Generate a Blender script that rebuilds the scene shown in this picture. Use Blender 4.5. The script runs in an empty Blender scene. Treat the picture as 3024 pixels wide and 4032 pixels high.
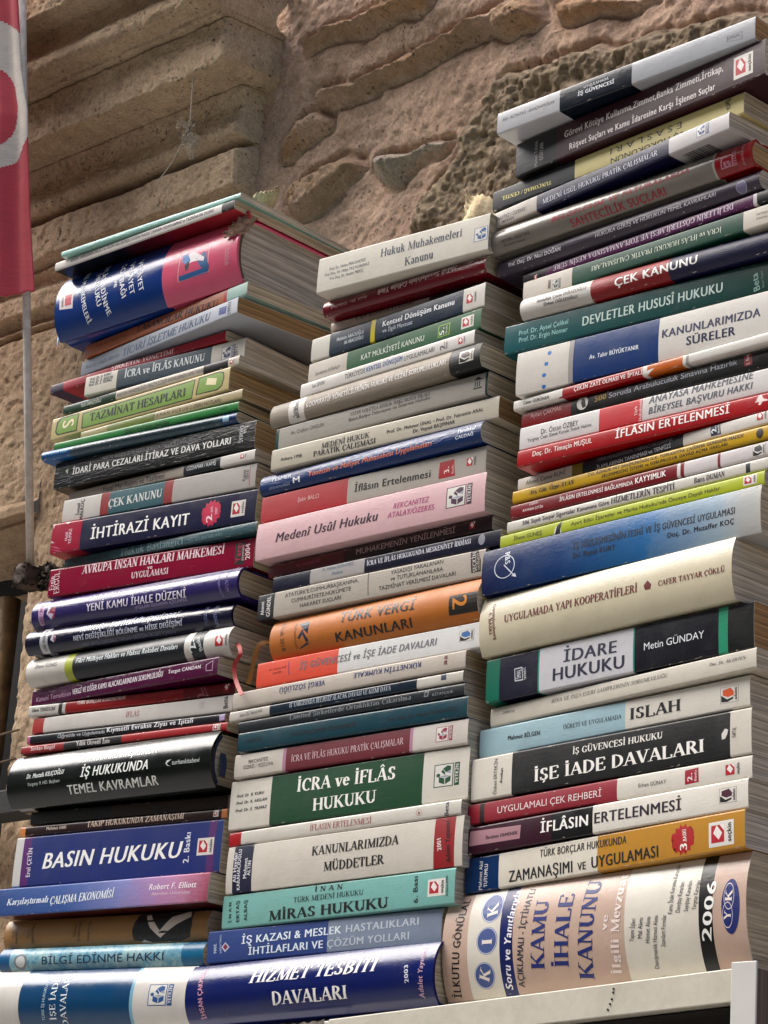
import bpy, bmesh, math, random, unicodedata
import numpy as np
from mathutils import Matrix, Vector, Euler

# ---------------------------------------------------------------- camera, world, sun, exposure
SC = bpy.context.scene
COL = SC.collection
camd = bpy.data.cameras.new("camera"); cam = bpy.data.objects.new("camera", camd); COL.objects.link(cam)
cam.matrix_world = Matrix([[0.7227535, 0.1709727, 0.6696236, 1.2585706], [0.6877793, -0.272894, -0.6726726, -1.2358459], [0.0677276, 0.9467297, -0.3148266, -0.2211579], [0.0, 0.0, 0.0, 1.0]])
camd.sensor_fit = 'VERTICAL'; camd.sensor_height = 36.0; camd.lens = 88.38862
camd.clip_start = 0.01; camd.clip_end = 200
SC.camera = cam
SUN_EL, SUN_AZ = math.radians(55), math.radians(238)      # compass style: 180 = straight in front of the wall
world = bpy.data.worlds.new("World"); SC.world = world; world.use_nodes = True
nt = world.node_tree; nt.nodes.clear()
sky = nt.nodes.new('ShaderNodeTexSky'); sky.sky_type = 'NISHITA'; sky.sun_disc = False
sky.sun_elevation = SUN_EL; sky.sun_rotation = SUN_AZ; sky.air_density = 1.0; sky.dust_density = 3.0; sky.ozone_density = 0.6
bg = nt.nodes.new('ShaderNodeBackground'); bg.inputs[1].default_value = 0.09
wo = nt.nodes.new('ShaderNodeOutputWorld'); nt.links.new(sky.outputs[0], bg.inputs[0]); nt.links.new(bg.outputs[0], wo.inputs[0])
sund = bpy.data.lights.new("sun", 'SUN'); sund.energy = 1.5; sund.angle = math.radians(54); sund.color = (1, .965, .91)
sun = bpy.data.objects.new("sun", sund); COL.objects.link(sun)
_d = Vector((math.sin(SUN_AZ) * math.cos(SUN_EL), math.cos(SUN_AZ) * math.cos(SUN_EL), math.sin(SUN_EL)))
sun.rotation_euler = _d.to_track_quat('Z', 'Y').to_euler(); sun.location = _d * 8
SC.view_settings.view_transform = 'Standard'; SC.view_settings.look = 'None'; SC.view_settings.gamma = 1
SC.view_settings.exposure = 1.82
SC.cycles.max_bounces = 8

rng = random.Random(7)
# ---------------------------------------------------------------- helpers
def lin(h):
    v = [int(h[i:i + 2], 16) / 255 for i in (0, 2, 4)]
    return tuple((c / 12.92 if c <= .04045 else ((c + .055) / 1.055) ** 2.4) for c in v) + (1,)
def stock(h):
    c = lin(h); return tuple(max(.0012, 1.12 * x ** 1.25 - .006) for x in c[:3]) + (1,)
def N(t, typ, **kw):
    n = t.nodes.new(typ)
    for k, v in kw.items():
        if k in n.inputs.keys(): n.inputs[k].default_value = v
        else: setattr(n, k, v)
    return n
def mat_base(name):
    m = bpy.data.materials.new(name); m.use_nodes = True
    t = m.node_tree; b = t.nodes['Principled BSDF']
    return m, t, b
_M = {}
def cover_mat(h, rough=.33, grad=None, water=False, dirt=.22, crk=0, coat=0):
    key = (h, rough, str(grad), water, crk, coat)
    if key in _M: return _M[key]
    m, t, b = mat_base('cover_' + h); L = t.links
    tc = N(t, 'ShaderNodeTexCoord')
    n1 = N(t, 'ShaderNodeTexNoise', Scale=38.0, Detail=8.0, Roughness=.7)
    L.new(tc.outputs['Object'], n1.inputs['Vector'])
    mp = N(t, 'ShaderNodeMapping'); mp.inputs['Scale'].default_value = (60, 900, 700)
    L.new(tc.outputs['Object'], mp.inputs['Vector'])
    n2 = N(t, 'ShaderNodeTexNoise', Scale=1.0, Detail=5.0, Roughness=.65); L.new(mp.outputs[0], n2.inputs['Vector'])
    n3 = N(t, 'ShaderNodeTexNoise', Scale=900.0, Detail=3.0); L.new(tc.outputs['Object'], n3.inputs['Vector'])
    col = N(t, 'ShaderNodeRGB'); col.outputs[0].default_value = stock(h if h != 'under' else '404040'); src = col.outputs[0]
    if grad:
        sx = N(t, 'ShaderNodeSeparateXYZ'); L.new(tc.outputs['Object'], sx.inputs[0])
        mr = N(t, 'ShaderNodeMapRange'); mr.inputs['From Max'].default_value = grad[0]; L.new(sx.outputs[0], mr.inputs['Value'])
        ad = N(t, 'ShaderNodeMath', operation='MULTIPLY_ADD'); ad.inputs[1].default_value = .22; L.new(n1.outputs[0], ad.inputs[0])
        sb = N(t, 'ShaderNodeMath', operation='SUBTRACT'); sb.inputs[1].default_value = .11
        L.new(mr.outputs[0], sb.inputs[0]); L.new(sb.outputs[0], ad.inputs[2])
        r = N(t, 'ShaderNodeValToRGB'); cr = r.color_ramp; g = grad[1:]
        cr.elements[0].position = g[1]; cr.elements[0].color = stock(g[0]); cr.elements[1].position = g[-1]; cr.elements[1].color = stock(g[-2])
        for k in range(2, len(g) - 2, 2):
            e = cr.elements.new(g[k + 1]); e.color = stock(g[k])
        L.new(ad.outputs[0], r.inputs[0]); src = r.outputs[0]
    if water:
        v = N(t, 'ShaderNodeTexVoronoi', feature='SMOOTH_F1'); v.inputs['Scale'].default_value = 55
        dm = N(t, 'ShaderNodeMixRGB'); dm.inputs[0].default_value = .12; L.new(tc.outputs['Object'], dm.inputs[1]); L.new(n1.outputs['Color'], dm.inputs[2]); L.new(dm.outputs[0], v.inputs['Vector'])
        r = N(t, 'ShaderNodeValToRGB'); r.color_ramp.elements[0].color = lin('4f97b4'); r.color_ramp.elements[0].position = .25
        r.color_ramp.elements[1].color = lin('b9d8d4'); r.color_ramp.elements[1].position = .85
        L.new(v.outputs['Distance'], r.inputs[0]); src = r.outputs[0]
    # handling marks: grime mottling plus fine scuffs along the book
    rp = N(t, 'ShaderNodeMapRange'); rp.inputs['From Min'].default_value = .42; rp.inputs['From Max'].default_value = .75
    rp.inputs['To Min'].default_value = 0; rp.inputs['To Max'].default_value = dirt; L.new(n1.outputs[0], rp.inputs['Value'])
    mx = N(t, 'ShaderNodeMixRGB', blend_type='MULTIPLY'); mx.inputs[2].default_value = (.42, .36, .28, 1); L.new(rp.outputs[0], mx.inputs[0]); L.new(src, mx.inputs[1])
    r2 = N(t, 'ShaderNodeMapRange'); r2.inputs['From Min'].default_value = .66; r2.inputs['From Max'].default_value = .8
    r2.inputs['To Max'].default_value = .09; L.new(n2.outputs[0], r2.inputs['Value'])
    mx2 = N(t, 'ShaderNodeMixRGB'); mx2.inputs[2].default_value = lin('cfc8bd'); L.new(r2.outputs[0], mx2.inputs[0]); L.new(mx.outputs[0], mx2.inputs[1])
    L.new(mx2.outputs[0], b.inputs['Base Color'])
    rr = N(t, 'ShaderNodeMapRange'); rr.inputs['To Min'].default_value = max(.06, rough - .14); rr.inputs['To Max'].default_value = rough + .18
    L.new(n1.outputs[0], rr.inputs['Value']); L.new(rr.outputs[0], b.inputs['Roughness'])
    b1 = N(t, 'ShaderNodeBump', Strength=.35, Distance=.0009); L.new(n1.outputs[0], b1.inputs['Height'])
    b2 = N(t, 'ShaderNodeBump', Strength=.10, Distance=.0003); L.new(n3.outputs[0], b2.inputs['Height']); L.new(b1.outputs[0], b2.inputs['Normal'])
    if crk:
        mp4 = N(t, 'ShaderNodeMapping'); mp4.inputs['Scale'].default_value = (70, 120, 320); mp4.inputs['Rotation'].default_value = (0, .12, 0); L.new(tc.outputs['Object'], mp4.inputs[0])
        n4 = N(t, 'ShaderNodeTexNoise', Scale=1.0, Detail=3.0, Roughness=.5); n4.inputs['Distortion'].default_value = 1.2; L.new(mp4.outputs[0], n4.inputs['Vector'])
        rg = N(t, 'ShaderNodeMath', operation='ABSOLUTE'); sb4 = N(t, 'ShaderNodeMath', operation='SUBTRACT'); sb4.inputs[1].default_value = .5; L.new(n4.outputs[0], sb4.inputs[0]); L.new(sb4.outputs[0], rg.inputs[0])
        b4 = N(t, 'ShaderNodeBump', Strength=.9, Distance=.0022 * crk); L.new(rg.outputs[0], b4.inputs['Height']); L.new(b2.outputs[0], b4.inputs['Normal']); b2 = b4
    L.new(b2.outputs[0], b.inputs['Normal']); b.inputs['Specular IOR Level'].default_value = .45; b.inputs['Coat Weight'].default_value = coat; b.inputs['Coat Roughness'].default_value = .07
    _M[key] = m; return m
def ink(h, rough=.42):
    key = ('ink', h)
    if key in _M: return _M[key]
    m, t, b = mat_base('ink_' + h); L = t.links
    tc = N(t, 'ShaderNodeTexCoord'); n = N(t, 'ShaderNodeTexNoise', Scale=420.0, Detail=6.0, Roughness=.75); L.new(tc.outputs['Object'], n.inputs['Vector'])
    r = N(t, 'ShaderNodeMapRange'); r.inputs['From Min'].default_value = .5; r.inputs['From Max'].default_value = .8; r.inputs['To Max'].default_value = .12
    L.new(n.outputs[0], r.inputs['Value'])
    mx = N(t, 'ShaderNodeMixRGB'); mx.inputs[1].default_value = stock(h); mx.inputs[2].default_value = lin('8a8178'); L.new(r.outputs[0], mx.inputs[0])
    L.new(mx.outputs[0], b.inputs['Base Color']); b.inputs['Roughness'].default_value = rough
    _M[key] = m; return m
def page_mat(h):
    key = ('page', h)
    if key in _M: return _M[key]
    m, t, b = mat_base('paper_' + h); L = t.links
    tc = N(t, 'ShaderNodeTexCoord'); mp = N(t, 'ShaderNodeMapping'); mp.inputs['Scale'].default_value = (7, 7, 1000); L.new(tc.outputs['Object'], mp.inputs[0])
    n = N(t, 'ShaderNodeTexNoise', Scale=1.0, Detail=4.0, Roughness=.8); L.new(mp.outputs[0], n.inputs['Vector'])
    n2 = N(t, 'ShaderNodeTexNoise', Scale=30.0, Detail=5.0); L.new(tc.outputs['Object'], n2.inputs['Vector'])
    mp3 = N(t, 'ShaderNodeMapping'); mp3.inputs['Scale'].default_value = (10, 10, 330); L.new(tc.outputs['Object'], mp3.inputs[0])
    n3 = N(t, 'ShaderNodeTexNoise', Scale=1.0, Detail=3.0); L.new(mp3.outputs[0], n3.inputs['Vector'])
    c = lin(h); dk = tuple(x * .42 for x in c[:3]) + (1,)
    r = N(t, 'ShaderNodeValToRGB'); r.color_ramp.elements[0].color = dk; r.color_ramp.elements[0].position = .33; r.color_ramp.elements[1].color = c; r.color_ramp.elements[1].position = .52
    L.new(n.outputs[0], r.inputs[0])
    mx = N(t, 'ShaderNodeMixRGB', blend_type='MULTIPLY'); mr3 = N(t, 'ShaderNodeMapRange'); mr3.inputs['From Min'].default_value = .35; mr3.inputs['From Max'].default_value = .65; mr3.inputs['To Min'].default_value = .6; mr3.inputs['To Max'].default_value = 1.1; L.new(n3.outputs[0], mr3.inputs['Value'])
    mm = N(t, 'ShaderNodeMixRGB', blend_type='MULTIPLY'); mm.inputs[0].default_value = 1; L.new(r.outputs[0], mm.inputs[1]); L.new(mr3.outputs[0], mm.inputs[2]); L.new(mm.outputs[0], mx.inputs[1])
    r2 = N(t, 'ShaderNodeValToRGB'); r2.color_ramp.elements[0].color = (.72, .68, .6, 1); r2.color_ramp.elements[1].position = .55; L.new(n2.outputs[0], r2.inputs[0])
    mx.inputs[0].default_value = .6; L.new(r2.outputs[0], mx.inputs[2])
    L.new(mx.outputs[0], b.inputs['Base Color']); b.inputs['Roughness'].default_value = .9
    ad = N(t, 'ShaderNodeMath', operation='ADD'); L.new(n.outputs[0], ad.inputs[0]); L.new(n3.outputs[0], ad.inputs[1])
    bp = N(t, 'ShaderNodeBump', Strength=.8, Distance=.0012); L.new(ad.outputs[0], bp.inputs['Height']); L.new(bp.outputs[0], b.inputs['Normal'])
    _M[key] = m; return m
def plain_mat(name, h, rough=.6, metal=0, bump=0.0, scale=200.0, var=.25, var2=None):
    m, t, b = mat_base(name); L = t.links
    tc = N(t, 'ShaderNodeTexCoord'); n = N(t, 'ShaderNodeTexNoise', Scale=scale, Detail=9.0, Roughness=.7); L.new(tc.outputs['Object'], n.inputs['Vector'])
    mx = N(t, 'ShaderNodeMixRGB'); c = lin(h); mx.inputs[1].default_value = c
    mx.inputs[2].default_value = lin(var2) if var2 else tuple(x * (1 - var) for x in c[:3]) + (1,)
    r = N(t, 'ShaderNodeMapRange'); r.inputs['From Min'].default_value = .4; r.inputs['From Max'].default_value = .7; L.new(n.outputs[0], r.inputs['Value'])
    L.new(r.outputs[0], mx.inputs[0]); L.new(mx.outputs[0], b.inputs['Base Color'])
    b.inputs['Roughness'].default_value = rough; b.inputs['Metallic'].default_value = metal
    if bump:
        bp = N(t, 'ShaderNodeBump', Strength=.7, Distance=bump); L.new(n.outputs[0], bp.inputs['Height']); L.new(bp.outputs[0], b.inputs['Normal'])
    return m
def link_mesh(name, verts, faces, mats, idx=None, parent=None, smooth=None):
    me = bpy.data.meshes.new(name); me.from_pydata(verts, [], faces)
    for m in mats: me.materials.append(m)
    if idx is not None: me.polygons.foreach_set('material_index', idx)
    if smooth is not None: me.polygons.foreach_set('use_smooth', smooth if not isinstance(smooth, bool) else [smooth] * len(faces))
    me.validate(); me.update()
    o = bpy.data.objects.new(name, me); COL.objects.link(o)
    if parent: o.parent = parent
    return o
def thing(name, label, cat, loc=(0, 0, 0), rot=(0, 0, 0), group=None):
    o = bpy.data.objects.new(name, None); COL.objects.link(o); o.empty_display_size = .02
    o.location = loc; o.rotation_euler = rot; tag(o, label, cat, group); return o
def tag(o, label, cat, group=None):
    o['label'] = label; o['category'] = cat
    if group: o['group'] = group
    return o
def structure(o): o['kind'] = 'structure'; return o

# ---------------------------------------------------------------- value noise for real relief
def _hash(ix, iy, seed):
    h = (ix.astype(np.int64) * 374761393 + iy.astype(np.int64) * 668265263 + seed * 974711) & 0x7fffffff
    h = ((h ^ (h >> 13)) * 1274126177) & 0x7fffffff
    return ((h ^ (h >> 16)) & 0xffff) / 65535.0
def vnoise(x, y, seed=0):
    ix, iy = np.floor(x), np.floor(y); fx, fy = x - ix, y - iy
    fx = fx * fx * fx * (fx * (fx * 6 - 15) + 10); fy = fy * fy * fy * (fy * (fy * 6 - 15) + 10)
    a, b = _hash(ix, iy, seed), _hash(ix + 1, iy, seed); c, d = _hash(ix, iy + 1, seed), _hash(ix + 1, iy + 1, seed)
    return (a + (b - a) * fx) * (1 - fy) + (c + (d - c) * fx) * fy
def fbm(x, y, octv=5, seed=0, gain=.5):
    s = 0; a = 1; tot = 0
    for o in range(octv):
        s = s + a * vnoise(x, y, seed + o * 17); tot += a; a *= gain; x = x * 2.03 + 11.3; y = y * 2.03 + 5.7
    return s / tot
def sdist(px, py, poly):
    """signed distance to a closed polygon, positive inside"""
    d = np.full(px.shape, 1e9); inside = np.zeros(px.shape, bool); n = len(poly)
    for i in range(n):
        ax, ay = poly[i]; bx, by = poly[(i + 1) % n]; ex, ey = bx - ax, by - ay
        tt = np.clip(((px - ax) * ex + (py - ay) * ey) / (ex * ex + ey * ey + 1e-12), 0, 1)
        d = np.minimum(d, np.hypot(px - ax - tt * ex, py - ay - tt * ey))
        c = ((ay > py) != (by > py)) & (px < (bx - ax) * (py - ay) / (by - ay + 1e-15) + ax)
        inside ^= c
    return np.where(inside, d, -d)
def sstep(a, b, x):
    t_ = np.clip((x - a) / (b - a), 0, 1); return t_ * t_ * (3 - 2 * t_)
def grid_mesh(name, P, nu, nv, mats, attr=None, parent=None, smooth=True, idx=None):
    """P: (nu*nv,3) row-major (nv fast)"""
    i = np.arange(nu - 1)[:, None] * nv + np.arange(nv - 1)[None]
    F = np.stack([i, i + nv, i + nv + 1, i + 1], -1).reshape(-1, 4)
    me = bpy.data.meshes.new(name)
    me.vertices.add(len(P)); me.vertices.foreach_set('co', np.ascontiguousarray(P, dtype=np.float32).ravel())
    me.loops.add(F.size); me.loops.foreach_set('vertex_index', F.ravel().astype(np.int32))
    me.polygons.add(len(F)); me.polygons.foreach_set('loop_start', np.arange(0, F.size, 4, dtype=np.int32))
    me.polygons.foreach_set('use_smooth', np.full(len(F), smooth))
    for m in mats: me.materials.append(m)
    if idx is not None: me.polygons.foreach_set('material_index', idx.astype(np.int32))
    me.update(calc_edges=True); me.validate()
    if attr is not None:
        for k, v in attr.items():
            a = me.attributes.new(k, 'FLOAT', 'POINT'); a.data.foreach_set('value', v.astype(np.float32).ravel())
    o = bpy.data.objects.new(name, me); COL.objects.link(o)
    if parent: o.parent = parent
    return o
def tube(name, pts, r, mat, parent=None, n=8, caps=True):
    verts, faces = [], []; pts = [Vector(p) for p in pts]; rs = r if isinstance(r, (list, tuple)) else [r] * len(pts)
    for i, p in enumerate(pts):
        d = (pts[min(i + 1, len(pts) - 1)] - pts[max(i - 1, 0)]).normalized()
        a = d.cross(Vector((.31, .2, .93)));
        if a.length < 1e-3: a = d.cross(Vector((1, 0, 0)))
        a.normalize(); b_ = d.cross(a)
        for k in range(n):
            an = 2 * math.pi * k / n; verts.append(p + (a * math.cos(an) + b_ * math.sin(an)) * rs[i])
    for i in range(len(pts) - 1):
        for k in range(n):
            faces.append((i * n + k, i * n + (k + 1) % n, (i + 1) * n + (k + 1) % n, (i + 1) * n + k))
    if caps: faces.append(tuple(range(n - 1, -1, -1))); faces.append(tuple(range((len(pts) - 1) * n, len(pts) * n)))
    return link_mesh(name, verts, faces, [mat], parent=parent, smooth=True)
def box_geo(x0, x1, y0, y1, z0, z1, bev=0.0, jit=0.0):
    bm = bmesh.new(); bmesh.ops.create_cube(bm, size=1)
    for v in bm.verts: v.co = Vector((x0 + (v.co.x + .5) * (x1 - x0), y0 + (v.co.y + .5) * (y1 - y0), z0 + (v.co.z + .5) * (z1 - z0)))
    if bev: bmesh.ops.bevel(bm, geom=bm.edges[:], offset=bev, segments=2, affect='EDGES', profile=.5)
    return bm
def bm_obj(name, bm, mat, parent=None, smooth=False):
    me = bpy.data.meshes.new(name); bm.to_mesh(me); bm.free(); me.materials.append(mat)
    if smooth:
        for p in me.polygons: p.use_smooth = True
    o = bpy.data.objects.new(name, me); COL.objects.link(o)
    if parent: o.parent = parent
    return o

# ---------------------------------------------------------------- lettering
SERIF = {}
def _def(s):
    for ln in s.strip().splitlines():
        c, w, *st = ln.split(); SERIF[c] = (float(w), st)
_def('''
A .74 h.06,0,.35,1 K.35,1,.64,0 h.16,.34,.53,.34 s.06,0 s.64,0
B .66 K.14,0,.14,1 a.30,.75,.24,.24,-90,90 a.32,.26,.28,.25,-90,90 h.05,1,.32,1 h.14,.51,.34,.51 h.05,0,.34,0
C .70 a.40,.5,.33,.51,50,310 k.63,.97,.63,.68
D .76 K.14,0,.14,1 a.32,.5,.36,.49,-90,90 h.05,1,.34,1 h.05,0,.34,0
E .63 K.14,0,.14,1 h.05,1,.57,1 h.14,.52,.44,.52 h.05,0,.59,0 k.57,1,.57,.80 k.59,0,.59,.22 k.44,.42,.44,.62
F .58 K.14,0,.14,1 h.05,1,.55,1 h.14,.51,.43,.51 s.14,0 k.55,1,.55,.79 k.43,.41,.43,.61
G .76 a.40,.5,.33,.51,48,318 k.63,.97,.63,.70 K.62,.05,.62,.40 s.62,.40
H .78 K.14,0,.14,1 K.64,0,.64,1 h.14,.52,.64,.52 s.14,0 s.14,1 s.64,0 s.64,1
I .36 K.18,0,.18,1 s.18,0 s.18,1
J .44 K.27,.2,.27,1 a.16,.2,.11,.21,180,360 s.27,1
K .76 K.14,0,.14,1 h.20,.46,.62,1 K.30,.58,.66,0 s.14,0 s.14,1 s.61,1 s.66,0
L .62 K.14,0,.14,1 s.14,1 h.05,0,.57,0 k.57,0,.57,.24
M .92 h.13,0,.15,1 K.15,1,.46,.04 h.46,.04,.78,1 K.79,0,.79,1 s.13,0 s.15,1 s.79,0 s.79,1
N .77 h.14,0,.14,1 K.14,1,.62,.02 h.63,.0,.63,1 s.14,0 s.12,1 s.63,1
O .78 a.39,.5,.33,.51,0,360
P .60 K.14,0,.14,1 a.30,.73,.26,.27,-90,90 h.05,1,.32,1 h.14,.46,.32,.46 s.14,0
Q .78 a.39,.5,.33,.51,0,360 K.40,.12,.68,-.16
R .71 K.14,0,.14,1 a.29,.75,.25,.25,-90,90 h.05,1,.30,1 h.14,.5,.30,.5 K.34,.5,.62,0 s.14,0 s.63,0
S .57 a.28,.75,.19,.25,40,270 a.28,.25,.21,.25,-140,90 k.45,.98,.45,.74 k.08,.02,.08,.28
T .66 K.33,0,.33,1 h.05,1,.61,1 s.33,0 k.05,1,.05,.76 k.61,1,.61,.76
U .76 K.15,.28,.15,1 a.385,.28,.235,.29,180,360 h.62,.28,.62,1 s.15,1 s.62,1
V .72 K.08,1,.37,0 h.37,0,.64,1 s.09,1 s.63,1
Y .70 K.08,1,.35,.45 h.35,.45,.63,1 K.35,0,.35,.46 s.08,1 s.62,1 s.35,0
Z .64 h.08,1,.58,1 K.57,1,.07,0 h.07,0,.58,0 k.08,1,.08,.78 k.58,0,.58,.23
a .49 a.25,.49,.14,.19,0,170 K.38,.12,.38,.5 a.22,.18,.14,.18,60,330 h.38,.04,.47,.04
c .46 a.27,.34,.19,.35,45,320
d .55 K.42,0,.42,1 a.25,.34,.18,.35,20,340 s.39,1
e .48 a.26,.34,.20,.35,0,325 h.08,.38,.45,.38
f .36 K.16,0,.16,.8 a.28,.80,.12,.2,60,180 h.05,.66,.32,.66 s.16,0
g .52 a.24,.45,.16,.23,0,360 a.24,.0,.2,.16,0,360 h.36,.62,.48,.66
h .56 K.12,0,.12,1 a.28,.46,.15,.21,0,150 K.43,0,.43,.48 s.12,0 s.43,0 s.10,1
ı .30 K.14,0,.14,.67 s.14,0 s.12,.67
j .30 K.16,-.1,.16,.67 a.07,-.1,.09,.14,200,360
k .55 K.12,0,.12,1 h.14,.32,.42,.66 K.24,.42,.46,0 s.12,0 s.10,1 s.46,0 s.42,.66
l .30 K.14,0,.14,1 s.14,0 s.12,1
m .84 K.12,0,.12,.66 a.26,.46,.14,.21,0,150 K.40,0,.40,.48 a.54,.46,.14,.21,0,150 K.68,0,.68,.48 s.12,0 s.40,0 s.68,0 s.10,.66
n .56 K.12,0,.12,.66 a.28,.46,.15,.21,0,150 K.43,0,.43,.48 s.12,0 s.43,0 s.10,.66
o .52 a.26,.34,.20,.35,0,360
p .55 K.13,-.3,.13,.66 a.29,.34,.19,.35,-150,150 s.13,-.3
q .55 K.41,-.3,.41,.66 a.25,.34,.18,.35,20,340 s.41,-.3
r .40 K.13,0,.13,.66 a.28,.46,.14,.21,55,160 s.13,0 s.11,.66
s .41 a.21,.50,.13,.17,40,270 a.21,.17,.14,.17,-140,90
t .33 K.15,.12,.15,.84 a.25,.14,.1,.14,180,320 h.04,.66,.30,.66
u .56 K.12,.2,.12,.67 a.27,.2,.15,.21,180,360 K.42,0,.42,.67 s.10,.67 s.40,.67
v .50 K.06,.67,.26,0 h.26,0,.45,.67 s.07,.67 s.44,.67
y .50 K.06,.67,.26,0 h.45,.67,.20,-.28 s.07,.67 s.44,.67
z .46 h.06,.66,.40,.66 K.40,.66,.06,0 h.06,0,.42,0
. .25 d.11,.05
, .25 d.11,.03 h.12,0,.07,-.12
- .34 h.05,.3,.29,.3
/ .34 h.02,-.05,.32,1
& .78 a.30,.75,.15,.24,0,360 a.30,.27,.22,.27,60,360 K.20,.62,.70,0
( .3 a.26,.45,.18,.6,110,250
) .3 a.04,.45,.18,.6,-70,70
''')
def serif_geo(text, bold, slant):
    TH, TN = (.185, .078) if bold else (.135, .055)
    polys = []; x = 0.0; lay = 0
    def stroke(pts, ws):
        nonlocal lay
        a = []; b_ = []
        for i, (px, py) in enumerate(pts):
            q0 = pts[max(i - 1, 0)]; q1 = pts[min(i + 1, len(pts) - 1)]
            dx, dy = q1[0] - q0[0], q1[1] - q0[1]; l = math.hypot(dx, dy) or 1; nx, ny = -dy / l, dx / l
            a.append((px + nx * ws[i] / 2, py + ny * ws[i] / 2)); b_.append((px - nx * ws[i] / 2, py - ny * ws[i] / 2))
        for i in range(len(pts) - 1): polys.append(([a[i], b_[i], b_[i + 1], a[i + 1]], lay))
        lay += 1
    for ch in text:
        if ch == ' ': x += .34; continue
        base = unicodedata.normalize('NFD', ch); dia = base[1:]; c = base[0]
        if ch == 'i': c, dia = 'ı', '\u0307'
        if c not in SERIF: return None
        w, st = SERIF[c]; hgt = 1.0 if c.isupper() or c in 'dfhkl' else .68
        for s in st:
            k = s[0]; v = [float(q) for q in s[1:].split(',')]
            if k in 'Khk':
                wd = {'K': TH, 'h': TN, 'k': TN * 1.1}[k]
                stroke([(x + v[0], v[1]), (x + v[2], v[3])], [wd, wd] if k != 'k' else [TN * .6, TN * 1.7])
            elif k == 'a':
                cx, cy, rx, ry, a0, a1 = v; n = max(6, int(abs(a1 - a0) / 18)); P_, W_ = [], []
                rx -= TH * .22; ry -= TN * .5
                for i in range(n + 1):
                    t_ = math.radians(a0 + (a1 - a0) * i / n); P_.append((x + cx + rx * math.cos(t_), cy + ry * math.sin(t_)))
                    W_.append(TN + (TH * 1.05 - TN) * abs(math.cos(t_)) ** 1.3)
                stroke(P_, W_)
            elif k == 's':
                hw = .15 if bold else .125; sy = v[1]; up = 1 if sy < .3 else -1
                stroke([(x + v[0] - hw, sy + up * .02), (x + v[0] + hw, sy + up * .02)], [.042, .042])
            elif k == 'd':
                r = TH * .55; stroke([(x + v[0] - r, v[1]), (x + v[0] + r, v[1])], [2 * r, 2 * r])
        cx = x + w * .5 - .02
        if c == 'ı': cx = x + .14
        for m_ in dia:
            r = TH * .5
            if m_ == '\u0307': stroke([(cx - r, hgt + .17), (cx + r, hgt + .17)], [2 * r, 2 * r])
            elif m_ == '\u0308':
                for q in (-.13, .13): stroke([(cx + q - r * .8, hgt + .16), (cx + q + r * .8, hgt + .16)], [1.6 * r, 1.6 * r])
            elif m_ == '\u0327': stroke([(cx, -.02), (cx + .05, -.1), (cx - .05, -.2)], [TN * 1.4, TH * .7, TN])
            elif m_ == '\u0302': stroke([(cx - .15, hgt + .08), (cx, hgt + .24), (cx + .15, hgt + .08)], [TN, TN * 1.6, TN])
            elif m_ == '\u0306': stroke([(cx - .15, hgt + .24), (cx - .07, hgt + .1), (cx + .07, hgt + .1), (cx + .15, hgt + .24)], [TN, TN * 1.6, TN * 1.6, TN])
        x += w + .035
    V, F, Z = [], [], []
    for p, l in polys:
        F.append(tuple(range(len(V), len(V) + 4)))
        for a, b_ in p: V.append((a + slant * b_, b_)); Z.append(l % 40)
    return V, F, Z, x
_TC = {}
_CAP = [None]
def inter_geo(text, bold, slant):
    key = (text, bold)
    if key not in _TC:
        cu = bpy.data.curves.new('t', 'FONT'); cu.body = text; cu.size = 1; cu.resolution_u = 3; cu.fill_mode = 'FRONT'
        if bold: cu.space_character = 1.10
        o = bpy.data.objects.new('t', cu)
        me = o.to_mesh()
        V = [(v.co.x, v.co.y) for v in me.vertices]; F = [tuple(p.vertices) for p in me.polygons]
        o.to_mesh_clear(); bpy.data.objects.remove(o); bpy.data.curves.remove(cu)
        _TC[key] = (V, F)
    V, F = _TC[key]
    if _CAP[0] is None:
        _CAP[0] = 1; v_, *_ = inter_geo('H', False, 0); _CAP[0] = max(q[1] for q in v_)
    c = _CAP[0]; x0 = min(v[0] for v in V); x1 = max(v[0] for v in V)
    V = [((v[0] - x0) / c + slant * v[1] / c, v[1] / c) for v in V]; Z = [0] * len(V); W_ = (x1 - x0) / c
    if bold:
        n = len(V); V3, F3, Z3 = [], [], []
        for q, dx in enumerate((0, .027, .054, .08)):
            V3 += [(a + dx, b_) for a, b_ in V]; F3 += [tuple(i + q * n for i in f) for f in F]; Z3 += [q] * n
        return V3, F3, Z3, W_ + .08
    return V, F, Z, W_
def text_geo(text, font):
    slant = .2 if 'i' in font else 0; r = None
    if font[0] in 'TU': r = serif_geo(text, font[0] == 'U', slant)
    if r is None: r = inter_geo(text, font[0] in 'BU', slant)
    return r

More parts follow.
